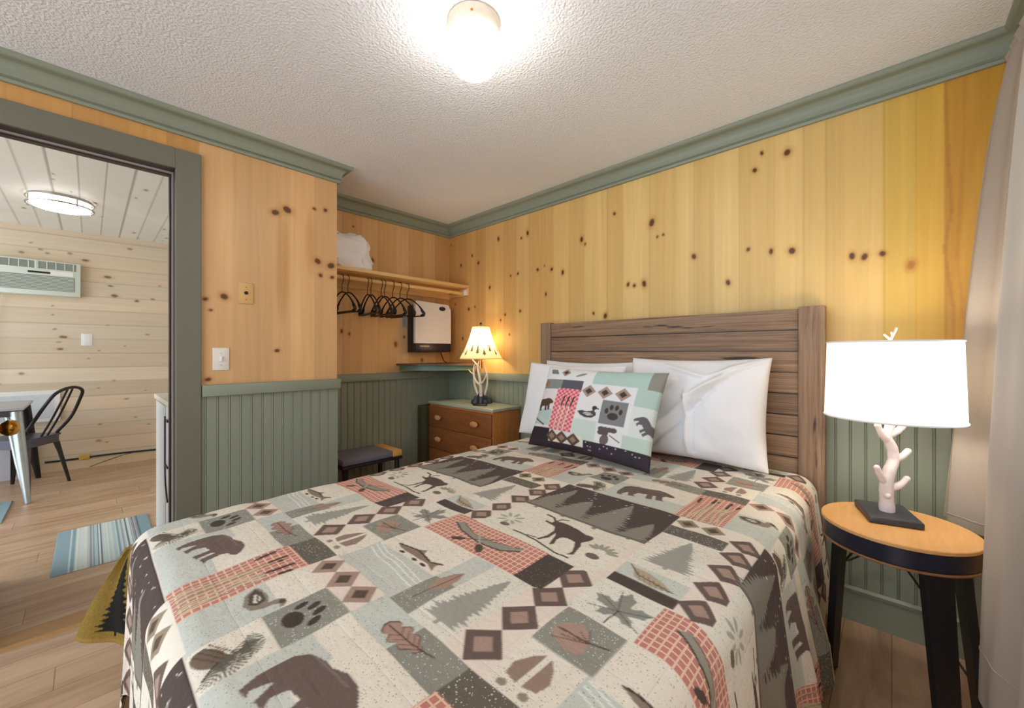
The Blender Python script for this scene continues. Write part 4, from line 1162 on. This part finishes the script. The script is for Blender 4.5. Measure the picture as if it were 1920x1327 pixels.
for k in range(6): T.line([(-1.145 + .014 * k, .94 - .003 * k), (-1.13 + .014 * k, .912)], .002, (122, 106, 90))
T.rect(-1.195, .968, -1.03, 1.21, (226, 220, 208), sd)
conifer(T, -1.106, 1.01, .135, .185, TREE, .0, 15, 9)
T.rect(-1.195, 1.205, -1.025, 1.275, DSPK, sl)
T.rect(-1.195, 1.272, -.955, 1.358, CREAM)
for x in (-1.16, -1.085): diamond(T, x, 1.315, .036, (150, 134, 112), (92, 76, 62))
T.rect(-1.03, .855, -.955, 1.30, BEIGE)
for y in (.899, .995, 1.093, 1.192, 1.285): diamond(T, -.988, y, .046)
# moose panel
T.rect(-.955, .852, -.53, 1.09, (226, 220, 206), sd)
for k in range(8):
    a = k * .8; T.ell(-.90 + .03 * math.cos(a), .95 + .03 * math.sin(a), .016, .006, (170, 172, 156), a)
T.ell(-.885, .905, .018, .012, (116, 104, 92))
ms = [(-.779, 1.010), (-.778, 1.031), (-.742, 1.035), (-.695, 1.031), (-.659, 1.020), (-.637, 1.023), (-.626, 1.008), (-.629, .989), (-.640, .965), (-.629, .948), (-.624, .922), (-.618, .896), (-.632, .885), (-.630, .907), (-.642, .934), (-.656, .958), (-.683, .962), (-.699, .955), (-.703, .933), (-.692, .908), (-.699, .893), (-.709, .917), (-.718, .948), (-.728, .963), (-.725, .927), (-.738, .893), (-.745, .895), (-.737, .927), (-.738, .967), (-.752, .990), (-.763, .995), (-.772, .997), (-.803, 1.006), (-.806, 1.016)]
T.poly(ms, (86, 74, 68)); T.line([(-.78, 1.03), (-.80, 1.05), (-.83, 1.055)], .008, (86, 74, 68)); T.line([(-.775, 1.03), (-.77, 1.055), (-.75, 1.062)], .007, (86, 74, 68))
T.line([(-.83, .888), (-.74, .884), (-.66, .868), (-.62, .872)], .006, INK); T.line([(-.78, .89), (-.75, .899)], .004, INK)
for k in range(7):
    a = .3 + k * .4; T.ell(-.572 + .034 * math.cos(a), .955 + .026 * math.sin(a), .017, .006, (158, 154, 140), a)
T.ell(-.577, .922, .02, .013, (112, 100, 90))
# forest panel
T.rect(-.955, 1.083, -.507, 1.352, BROWN)
for x, w, h, s in ((-.90, .155, .235, 1), (-.79, .165, .165, 2), (-.668, .185, .235, 3), (-.556, .12, .15, 4)):
    conifer(T, x, 1.085, w, h, (136, 132, 122), .01, 15, s)
T.rect(-.955, 1.083, -.507, 1.095, (112, 106, 96))
rr_ = random.Random(5)
for k in range(26): T.ell(rr_.uniform(-.94, -.52), rr_.uniform(1.2, 1.345), rr_.choice([.0022, .003, .0045]), rr_.choice([.0022, .003, .004]), (214, 206, 196))
T.rect(-.955, 1.347, -.507, 1.352, (58, 48, 46))
T.rgb = .5 * T.rgb + .5 * T.blur(T.rgb)

def tile_lookup(Xc, Yc):
    a = lin_np(T.sample(Xc, Yc, 'rgb', True)); m_ = T.sample(Xc, Yc, 'msk', True)
    return a, m_

# ---- the cloth itself
def spacing(a, b, fn):
    out = [a]
    while out[-1] < b: out.append(out[-1] + fn(out[-1]))
    out[-1] = b
    return np.array(out)
RR = .075
drop_r, drop_l, drop_f = .50, .46, .46
sA = spacing(bx0 - drop_l, bx1 + drop_r, lambda s: .009 if s < bx0 - .15 else (.0042 if s < -1.2 else .0031))
tA = spacing(by0 - drop_f, by1 - .005, lambda t_: .0032 if t_ < 1.2 else .0044)
S, Tt = np.meshgrid(sA, tA)
ix0, ix1, iy0 = bx0 + RR, bx1 - RR, by0 + RR
ox = np.where(S < ix0, S - ix0, np.where(S > ix1, S - ix1, 0.0)); oy = np.where(Tt < iy0, Tt - iy0, 0.0)
rho = np.hypot(ox, oy); th = np.arctan2(np.abs(oy), np.abs(ox))
arc = PI * RR / 2
hor = np.where(rho < arc, RR * np.sin(np.minimum(rho, arc) / RR), RR)
drp = np.where(rho < arc, RR * (1 - np.cos(np.minimum(rho, arc) / RR)), RR)
ext = np.maximum(rho - arc, 0)
corner = np.sin(2 * th) * ((ox != 0) & (oy != 0))
along = np.where(np.abs(ox) > np.abs(oy), Tt, S)
ripple = .55 * np.sin(along * 21 + 1.0) + .35 * np.sin(along * 37 + 2.2) + .25 * np.sin(along * 9 + .4)
amp_ = np.where(ox > 0, np.where(Tt > 1.5, .008, .022), .012)
flare = np.where(ox > 0, np.where(Tt > 1.6, .045, .055), .006) * (ext / .4) + amp_ * ripple * np.clip(ext / .3, 0, 1.2) * (1 - .6 * corner) + corner * np.where(ox > 0, .22, .06) * ext
flare = flare + np.where(ox > 0, .05 * np.exp(-((Tt - 1.70) / .10) ** 2) * np.clip(ext / .3 - .15, 0, 1), 0)
hor = hor + flare
drp = drp + np.sqrt(np.maximum(ext ** 2 - (corner * .22 * ext) ** 2, 0))
un = np.where(rho > 1e-9, ox / np.maximum(rho, 1e-9), 0); vn = np.where(rho > 1e-9, oy / np.maximum(rho, 1e-9), 0)
CX_ = np.clip(S, ix0, ix1) + un * hor
CY_ = np.maximum(Tt, iy0) + vn * hor
uu = (S - bx0) / (bx1 - bx0); vv = (Tt - by0) / (by1 - by0)
crown_ = .016 * np.clip(np.sin(PI * np.clip(uu, 0, 1)), 0, 1) ** .6 * np.clip(vv * 8, 0, 1)
wr = np.zeros_like(S)
for kx, ky, ph, am in ((23, 7, .3, .0011), (-11, 19, 1.7, .0013), (31, -14, .9, .0008), (6, 41, 2.6, .0007), (-37, 26, 4.0, .0006)):
    wr += am * np.sin(kx * S + ky * Tt + ph + .8 * np.sin(5 * S - 3 * Tt))
CZ_ = .614 + crown_ * (rho <= 0) + crown_ * (rho > 0) * np.exp(-rho * 12) + wr - drp
CZ_ = np.maximum(CZ_, .012 + .002 * np.sin(along * 40))
rgb, msk = tile_lookup(S, Tt)
bs = grid_obj('bedspread', CX_, CY_, CZ_, M['quilt'], None, rgb, msk, np.stack([S + 5 + .001, Tt + 5], -1))
tag(bs, 'patchwork bedspread printed with bears, moose, canoes and trees, draped over the bed', 'bedspread')

# olive blanket corner under the bedspread at the foot
cvb = Canvas(0, 0, 1, 1, .004, (132, 108, 48))
for k in range(900): cvb.ell(random.random(), random.random(), .008, .004, random.choice([(112, 90, 36), (150, 124, 58)]))
cvb.rect(0, 0, 1, .045, (150, 120, 56))
conifer(cvb, .56, .12, .70, .76, (24, 22, 20), -.1, 13, 3)
A, B_, C_, D_ = Vector((-1.815, .080, .53)), Vector((-1.925, -.024, .236)), Vector((-1.802, .125, .20)), Vector((-1.798, .15, .55))
U, V = np.meshgrid(np.linspace(0, 1, 90), np.linspace(0, 1, 90))
P = [(np.array(B_[i]) * (1 - U) + C_[i] * U) * (1 - V) + (A[i] * (1 - U) + D_[i] * U) * V for i in range(3)]
bul = .012 * np.sin(PI * U) * np.sin(PI * V) + .006 * np.sin(9 * U + 3 * V)
M['fleece'] = painted('olive_fleece', (300, 300, 300), .25, .95, .5)
bl = grid_obj('throw_blanket', P[0] + bul * .5, P[1] - bul, P[2], M['fleece'], None, lin_np(cvb.sample(U, V)))
so = bl.modifiers.new('thickness', 'SOLIDIFY'); so.thickness = .012; so.offset = 1
tag(bl, 'olive blanket corner with a black tree poking out at the foot of the bed', 'blanket')

# ---- pillows
def pillow_grid(n, m):
    return np.meshgrid(np.linspace(-1, 1, n), np.linspace(-1, 1, m))
def pillow(name, c, w, h, d, right, up, m, label, seed=1, cat='pillow', rgb=None, wrinkle=.010, group=None, parent=None, n=120, mm=90, sag=.0, creases=()):
    right = Vector(right).normalized(); up = Vector(up); up = (up - right * up.dot(right)).normalized(); nor = right.cross(up)   # towards the viewer when right is +x
    A_, B2 = pillow_grid(n, mm)
    def sheet(side):
        ea = np.clip(1 - np.abs(A_) ** 2.6, 0, 1); eb = np.clip(1 - np.abs(B2) ** 2.6, 0, 1)
        tt = (ea * eb) ** .42
        px = w / 2 * A_ * (1 - .055 * (1 - B2 ** 2) * np.abs(A_) ** 2)
        py = h / 2 * B2 * (1 - .065 * (1 - A_ ** 2) * np.abs(B2) ** 2)
        py = py - sag * (1 - A_ ** 2) * np.clip(B2, 0, 1)
        nz_ = np.zeros_like(A_)
        for j in range(mm):
            for i in range(n):
                q = Vector((A_[j, i] * 1.6 + seed * 3.1, B2[j, i] * 1.3, side * 2.0))
                nz_[j, i] = mnoise.fractal(q, 1.0, 2.0, 3)
        edge = np.minimum(1, tt * 1.6)
        pz = side * d / 2 * tt + side * wrinkle * nz_ * edge
        for (ax_, ay_, bx_, by_, wd_, am) in creases:
            L2 = (bx_ - ax_) ** 2 + (by_ - ay_) ** 2
            t_ = np.clip(((A_ - ax_) * (bx_ - ax_) + (B2 - ay_) * (by_ - ay_)) / L2, 0, 1)
            dd = np.hypot(A_ - ax_ - t_ * (bx_ - ax_), B2 - ay_ - t_ * (by_ - ay_))
            pz = pz + side * am * np.exp(-(dd / wd_) ** 2) * edge
        pz[0] = pz[-1] = 0; pz[:, 0] = pz[:, -1] = 0
        return [c[k] + right[k] * px + up[k] * py + nor[k] * pz for k in range(3)]
    F = sheet(1); Bk = sheet(-1)
    # one closed mesh: front sheet plus mirrored back sheet side by side in one grid
    X_ = np.concatenate([F[0], Bk[0][:, ::-1]], 1); Y_ = np.concatenate([F[1], Bk[1][:, ::-1]], 1); Z_ = np.concatenate([F[2], Bk[2][:, ::-1]], 1)
    X_ = np.concatenate([X_, X_[:, :1]], 1); Y_ = np.concatenate([Y_, Y_[:, :1]], 1); Z_ = np.concatenate([Z_, Z_[:, :1]], 1)
    cr = None
    if rgb is not None:
        fr = rgb(A_, B2); bk = rgb(A_, B2)[:, ::-1]
        cr = np.concatenate([fr, bk, fr[:, :1]], 1)
    o = grid_obj(name, X_, Y_, Z_, m, parent, cr)
    bm = bmesh.new(); bm.from_mesh(o.data); bmesh.ops.remove_doubles(bm, verts=bm.verts[:], dist=.0002)
    bmesh.ops.recalc_face_normals(bm, faces=bm.faces[:]); bm.to_mesh(o.data); bm.free()
    if parent is None: tag(o, label, cat, group)
    return o

pillow('bed_pillow', (-1.385, 2.150, .872), .68, .49, .10, (1, .0, 0), (0, .12, 1), M['cotton'], 'white pillow at the back left, upright against the headboard', 2, group='white bed pillows')
pillow('bed_pillow', (-1.405, 1.98, .872), .70, .47, .13, (1, -.02, -.01), (0, .26, 1), M['cotton'], 'white pillow behind the patterned sham on the left side of the bed', 6, group='white bed pillows')
pillow('bed_pillow', (-.725, 2.082, .889), .675, .515, .20, (1, .0, .01), (-.02, .20, 1), M['cotton'], 'large white pillow leaning on the right side of the headboard', 9, group='white bed pillows', n=160, mm=120, wrinkle=.014,
       creases=[(.05, -.9, .0, .3, .035, .014), (.0, .2, .95, .95, .05, .020), (-.75, -.8, .6, .8, .06, .016), (-.6, -.95, .2, .1, .045, -.014), (.2, .6, -.5, .9, .05, .014), (.1, .0, .35, .35, .04, -.016), (.55, .62, .98, .9, .04, -.014), (.3, .62, .9, .98, .03, .012), (-.9, -.3, -.2, .5, .05, .012), (.12, -.85, .10, .1, .02, -.010)])

# patterned sham
sh_c = Canvas(-.36, -.24, .36, .24, .0015, (214, 214, 216))
s = sh_c
WHT = (224, 224, 226); AQUA = (176, 200, 194)
s.rect(-.36, .12, .36, .24, WHT); s.rect(-.05, .135, .20, .24, AQUA); s.rect(.20, .135, .29, .24, GREY)
diamond(s, -.21, .20, .028, PINK, INK); s.poly([(-.30, .185), (-.25, .185), (-.27, .215), (-.31, .215)], (120, 124, 120)); s.ell(-.12, .19, .03, .008, GREY, .4)
s.rect(-.33, .085, -.21, .15, (132, 140, 138)); s.rect(-.21, .085, -.095, .15, (88, 88, 98)); s.ell(-.315, .12, .022, .018, (150, 120, 84))
s.rect(-.36, -.20, -.225, .09, (226, 216, 218)); s.rect(-.36, -.12, -.225, -.03, AQUA)
bear(s, -.29, -.005, .062, .12, (84, 66, 50))
s.line([(-.36, -.06), (-.28, -.085), (-.22, -.11)], .012, (196, 200, 192)); s.line([(-.36, -.075), (-.26, -.12)], .008, (90, 84, 80))
for j in range(19):
    for i in range(10):
        s.rect(-.222 + i * .0125, -.14 + j * .0125, -.222 + i * .0125 + .0125, -.14 + j * .0125 + .0125, ((206, 92, 104) if (i + j) % 2 else (232, 168, 172)))
for x in (-.19, -.165, -.14): s.line([(x, -.13), (x + .008, 0), (x + .02, .05)], .006, (216, 206, 180)); s.line([(x + .012, .0), (x + .02, .05)], .008, INK)
s.rect(-.095, -.20, .02, .14, WHT); s.rect(.02, -.20, .16, .14, WHT); s.rect(-.095, -.17, .02, -.06, (198, 212, 206))
for x in (-.055, .025, .105): diamond(s, x, .095, .036, PINK, INK)
s.poly([(-.088, -.018), (-.07, -.036), (-.04, -.047), (-.008, -.044), (.008, -.03), (.006, -.014), (-.012, -.008), (-.04, -.014), (-.066, -.012)], (74, 72, 74)); s.poly([(-.06, -.026), (-.03, -.036), (-.004, -.03), (-.02, -.02), (-.045, -.019)], (214, 214, 212)); s.line([(-.05, -.027), (-.012, -.027)], .003, (90, 88, 90)); s.line([(-.006, -.016), (-.008, .002)], .011, (74, 72, 74)); s.ell(-.005, .008, .012, .010, (60, 60, 60)); s.line([(.004, .007), (.016, .004)], .005, (60, 60, 60))
s.rect(.025, -.065, .14, .055, (126, 128, 130)); s.ell(.083, -.022, .024, .018, INK)
for x, y in ((.052, .002), (.071, .022), (.094, .023), (.114, .004)): s.ell(x, y, .008, .014, INK)
s.rect(.025, -.17, .14, -.065, WHT); s.ell(.064, -.142, .019, .028, (112, 96, 94), -.2)
for k in range(6): s.ell(.045 + .018 * (k % 4), -.09 - .018 * (k // 4), .016, .012, (92, 84, 84))
s.line([(.085, -.115), (.13, -.14)], .004, INK)
s.rect(.16, -.20, .36, .135, (214, 220, 216)); s.rect(.16, .045, .36, .135, AQUA); s.rect(.14, -.19, .36, -.10, (190, 206, 198))
bear(s, .225, -.045, .05, -1.0, (100, 96, 100))
s.rect(.29, -.24, .36, .24, WHT)
for y in (-.12, -.04, .06, .17): diamond(s, .325, y, .025, (130, 130, 134), INK)
s.rect(-.36, -.24, -.215, -.135, (46, 38, 42)); s.rect(-.215, -.24, -.04, -.15, (226, 214, 198))
for x in (-.195, -.14, -.08): diamond(s, x, -.175, .036, (92, 74, 66), (150, 124, 104))
s.rect(-.36, -.24, .30, -.205, (48, 40, 48)); s.rect(-.03, -.24, .30, -.165, (54, 46, 56))
for k in range(14): s.ell(random.uniform(-.02, .28), random.uniform(-.225, -.17), .0035, .0035, (190, 186, 190))
s.rgb = .6 * s.rgb + .4 * s.blur(s.rgb)
M['sham'] = painted('printed_sham_cotton', (300, 300, 300), .06, .85, .15)
def sham_rgb(A_, B2): return lin_np(s.sample((A_ * .36 + .137) / 1.21 - .16, B2 * .24))
pillow('patterned_sham', (-1.125, 1.800, .860), .72, .475, .13, (1, -.02, -.02), (.05, .42, 1), M['sham'], 'small patchwork print sham with a bear and duck leaning on the white pillows', 4, rgb=sham_rgb, n=240, mm=170, wrinkle=.007)

# ================================================================== RIGHT NIGHTSTAND AND CORAL LAMP
tx, ty, tr_, tz = .010, 1.850, .196, .60
t = thing('round_side_table', (tx, ty, 0), 'round side table with a honey wood top and black splayed legs', 'side table')
def disc(r, z0, z1, n=64, b=.002): return G().lathe([(.0001, z0), (r - b, z0), (r, z0 + b), (r, z1 - b), (r - b, z1), (.0001, z1)], (tx, ty, 0), n)
build('tabletop', disc(tr_, tz - .012, tz), M['table_wood'], t, 40)
build('apron_band', disc(tr_ - .005, tz - .066, tz - .0125), M['navy'], t, 40)
build('lower_rim', disc(tr_ - .001, tz - .074, tz - .0665), M['table_edge'], t, 40)
for ang in (-56, 14, 165):
    a = math.radians(ang); dv = Vector((math.cos(a), math.sin(a), 0)); sv = Vector((-dv.y, dv.x, 0))
    c0 = Vector((tx, ty, 0))
    g = G(); v = []
    for r, z, hw in ((.150, tz - .075, .038), (.200 if ang < 100 else .178, 0, .026)):
        for q, s_ in ((-.011, -1), (.011, -1), (.011, 1), (-.011, 1)):
            v.append(c0 + dv * (r + q) + sv * (hw * s_) + Vector((0, 0, z)))
    g.add(v, [(0, 1, 2, 3), (7, 6, 5, 4), (0, 4, 5, 1), (1, 5, 6, 2), (2, 6, 7, 3), (3, 7, 4, 0)])
    build('leg', g, M['black_wood'], t)

Mr = Matrix.Translation((-.012, 1.905, tz)) @ Matrix.Rotation(math.radians(15.5), 4, 'Z')
t = thing('coral_lamp', (-.012, 1.905, tz), 'white branching coral table lamp with a white drum shade on the round table', 'lamp')
build('base', G().bevel_box((-.068, -.09, .0005), (.068, .09, .022), .004).moved(Mr), M['slate'], t, True)
cg = G()
def cb(P, r0, r1):
    # offsets are in the plane facing the room (sideways, up) with a little depth
    R_ = Vector((.7238, .690, 0)); D_ = Vector((.690, -.7238, 0))
    Q = [Vector((-.010, 1.902, tz + .022)) + R_ * a + D_ * d_ + Vector((0, 0, z_)) for a, z_, d_ in P]
    Q = [Vector((q.x, q.y, tz + .022 + (q.z - tz - .022) * .93)) for q in Q]
    S_ = smooth_path(Q, 6); n_ = len(S_)
    cg.tube(S_, [(r0 + (r1 - r0) * i / (n_ - 1)) * (1 + .12 * mnoise.noise(S_[i] * 60)) for i in range(n_)], 12)
    cg.lathe([(.0001, -r1)] + [(r1 * 1.12 * math.sin(k * PI / 6), -r1 * 1.12 * math.cos(k * PI / 6)) for k in range(1, 6)] + [(.0001, r1)], S_[-1], 12)
cb([(-.002, 0, 0), (-.004, .05, 0), (-.008, .10, .004), (.0, .15, .006), (.018, .19, .002), (.014, .235, 0), (-.002, .275, 0), (.008, .32, 0), (.012, .36, 0)], .021, .012)
cb([(-.010, .105, .004), (-.035, .135, .01), (-.050, .165, .014)], .013, .0085)
cb([(.004, .085, .004), (.03, .10, .012), (.05, .125, .016)], .013, .009)
cb([(.018, .19, .002), (.04, .205, .01), (.058, .225, .012)], .012, .009)
cb([(.0, .262, 0), (-.025, .285, .006), (-.042, .318, .008)], .013, .009)
cb([(.002, .28, 0), (.028, .30, .008), (.043, .318, .01)], .012, .009)
cb([(-.004, .052, 0), (-.014, .062, .014)], .014, .010)
build('coral_stem', cg, M['coral'], t, True)
scx, scy = -.004, 1.902
zb, zt_ = .945, 1.205
U, V = np.meshgrid(np.linspace(0, 2 * PI, 97), np.linspace(0, 1, 24))
R = .179 + (.171 - .179) * V
grid_obj('lamp_shade', scx + R * np.cos(U), scy + R * np.sin(U), zb + (zt_ - zb) * V, M['linen'], t)
for zz, r in ((zb, .1795), (zt_, .1715)):
    build('shade_rim', G().tube([(scx + r * math.cos(a), scy + r * math.sin(a), zz) for a in np.linspace(0, 2 * PI, 64, endpoint=False)], .003, 8, closed=True), M['cotton'], t, True)
build('socket', G().tube([(scx, scy, .975), (scx, scy, 1.035)], .014, 12), M['nickel'], t, True)
build('bulb', G().lathe([(.0001, 0), (.014, .005), (.030, .055), (.022, .08), (.0001, .092)], (scx, scy, 1.035), 16), M['bulb'], t, True)
sp = G()
for k in range(3):
    a = k * 2 * PI / 3; sp.tube([(scx, scy, 1.198), (scx + .171 * math.cos(a), scy + .171 * math.sin(a), 1.198)], .002, 6)
sp.tube([(scx + .05 * math.cos(a), scy, 1.04 + .08 + .08 * math.sin(a)) for a in np.linspace(-.9, PI + .9, 20)], .002, 6)
build('harp', sp, M['nickel'], t, True)
fg = G()
def fb(P, r0, r1):
    R_ = Vector((.7238, .690, 0))
    S_ = smooth_path([Vector((scx, scy, 1.198)) + R_ * a + Vector((0, 0, z_)) for a, z_ in P], 4); n_ = len(S_)
    fg.tube(S_, [r0 + (r1 - r0) * i / (n_ - 1) for i in range(n_)], 8)
fb([(0, 0), (.002, .016), (.008, .028), (.018, .046), (.022, .056)], .005, .0035)
fb([(.002, .014), (-.012, .026), (-.022, .034)], .004, .0028)
fb([(.008, .026), (.004, .042)], .0035, .0025)
build('finial', fg, M['coral'], t, True)
ld = bpy.data.lights.new('coral_lamp_light', 'POINT'); ld.energy = 8; ld.color = (1.0, .90, .74); ld.shadow_soft_size = .05
lo = link(bpy.data.objects.new('lamp_light', ld)); lo.parent = t; lo.location = (scx + .012, scy - 1.905, 1.09 - tz)
build('power_cord', G().tube(smooth_path([(-.012, 1.99, tz + .012), (-.014, 2.045, tz + .007), (-.03, 2.085, tz - .05), (-.05, 2.16, .45), (-.14, 2.235, .28), (-.02, 2.24, .36), (.08, 2.235, .25), (.14, 2.22, .10), (.20, 2.16, .012), (.27, 1.95, .006)], 8), .004, 8), M['black'], t, True)

# ================================================================== CURTAINS
def curtain_mat():
    m, nt, b, out = new_mat('grey_beige_curtain')
    c = lin((178, 167, 156))
    b.inputs['Base Color'].default_value = (*c, 1); b.inputs['Roughness'].default_value = .8; b.inputs['Specular IOR Level'].default_value = .2
    n = node(nt, 'ShaderNodeTexNoise', Scale=1.0, Detail=3.0); nt.links.new(coords(nt, (700, 700, 90)), n.inputs['Vector']); bump(nt, b, n.outputs[0], .12, .001)
    tr = node(nt, 'ShaderNodeBsdfTranslucent'); tr.inputs[0].default_value = (*c, 1)
    mx = node(nt, 'ShaderNodeMixShader'); mx.inputs[0].default_value = .18
    nt.links.new(b.outputs[0], mx.inputs[1]); nt.links.new(tr.outputs[0], mx.inputs[2]); nt.links.new(mx.outputs[0], out.inputs[0])
    return m
M['curtain'] = curtain_mat()
def curtain(name, label, ytop, ybot, xtop, xbot, ztop, zbot, folds, amp, hem, parent_thing_loc, phase=0.0):
    t = thing(name, parent_thing_loc, label, 'curtain', 'curtains at the window')
    nu, nv = 140, 90
    U, V = np.meshgrid(np.linspace(0, 1, nu), np.linspace(0, 1, nv))     # V 0 at the top
    e = V ** .58
    y = (ytop[0] + (ytop[1] - ytop[0]) * U) * (1 - e) + (ybot[0] + (ybot[1] - ybot[0]) * U) * e
    x = (xtop[0] + (xtop[1] - xtop[0]) * U) * (1 - e) + (xbot[0] + (xbot[1] - xbot[0]) * U) * e
    w = amp * (.35 + .65 * V) * np.sin(U * folds * 2 * PI + phase + .5 * np.sin(3 * V)) + .25 * amp * np.sin(U * folds * 5.1 * PI + 2 * V)
    x = x + w
    z = ztop + (zbot[0] + (zbot[1] - zbot[0]) * U - ztop) * V
    grid_obj('cloth', x, y, z, M['curtain'], t)
    k = int(nv * (1 - hem))
    g = G().tube([(x[k, i], y[k, i], z[k, i]) for i in range(0, nu, 3)], .0022, 6)
    build('hem_seam', g, M['curtain'], t, True)
    # gathered heading ruffle
    yy = np.linspace(ytop[0], ytop[1], nu); xx = np.interp(np.linspace(0, 1, nu), [0, 1], xtop)
    Xh = np.stack([xx + amp * .35 * np.sin(np.linspace(0, 1, nu) * folds * 7 * PI) - .006, xx + amp * .6 * np.sin(np.linspace(0, 1, nu) * folds * 7 * PI + .6) - .012, xx + amp * .45 * np.sin(np.linspace(0, 1, nu) * folds * 7 * PI)])
    Yh = np.stack([yy, yy, yy]); Zh = np.stack([np.full(nu, ztop - .03), np.full(nu, ztop), np.full(nu, ztop + .03)])
    grid_obj('heading_ruffle', Xh, Yh, Zh, M['curtain'], t)
    return t
t = thing('curtain_rod', (.338, 1.3, 2.205), 'thin curtain rod along the top of the window wall', 'rod')
build('rod', G().tube([(.338, .2, 2.205), (.338, 2.255, 2.205)], .007, 12), M['nickel'], t, True)
for y in (.25, 2.24):
    build('bracket', G().box((.334, y - .008, 2.186), (RX, y + .008, 2.197)), M['nickel'], t)
curtain('window_curtain', 'rear grey curtain panel falling behind the round side table and lamp', (2.235, 1.86), (2.215, 2.00), (.306, .312), (.122, .25), 2.19, (.555, .55), 1.6, .022, .03, (.25, 2.1, .55), .6)
curtain('window_curtain', 'front beige curtain panel hanging at the right edge past the side table', (1.84, 1.25), (1.70, 1.10), (.300, .312), (.180, .24), 2.19, (.25, .20), 2.3, .022, .075, (.25, 1.5, .2), 2.4)

# ================================================================== LIGHT, CAMERA
w = bpy.data.worlds.new('World'); SC.world = w; w.use_nodes = True
bg = w.node_tree.nodes['Background']; bg.inputs[0].default_value = (.80, .91, 1.0, 1); bg.inputs[1].default_value = 2.8

cam = bpy.data.cameras.new('Camera'); co = link(bpy.data.objects.new('Camera', cam))
co.location = (0, 0, 1.17); co.rotation_euler = (PI / 2, 0, math.asin(.690))
cam.sensor_width = 36; cam.sensor_fit = 'HORIZONTAL'; cam.lens = 751 / 1920 * 36
cam.shift_x = .0021; cam.shift_y = -.0018; cam.clip_start = .02; cam.clip_end = 60
SC.camera = co
vs = SC.view_settings
vs.view_transform = 'Standard'; vs.look = 'None'; vs.gamma = 1.0; vs.use_curve_mapping = False; vs.exposure = 0.35
SC.cycles.max_bounces = 8; SC.cycles.diffuse_bounces = 5; SC.cycles.transmission_bounces = 4; SC.cycles.transparent_max_bounces = 6
SC.cycles.sample_clamp_indirect = 6.0
SC.cycles.caustics_reflective = False; SC.cycles.caustics_refractive = False
try:
    SC.cycles.use_denoising = True
except Exception: pass
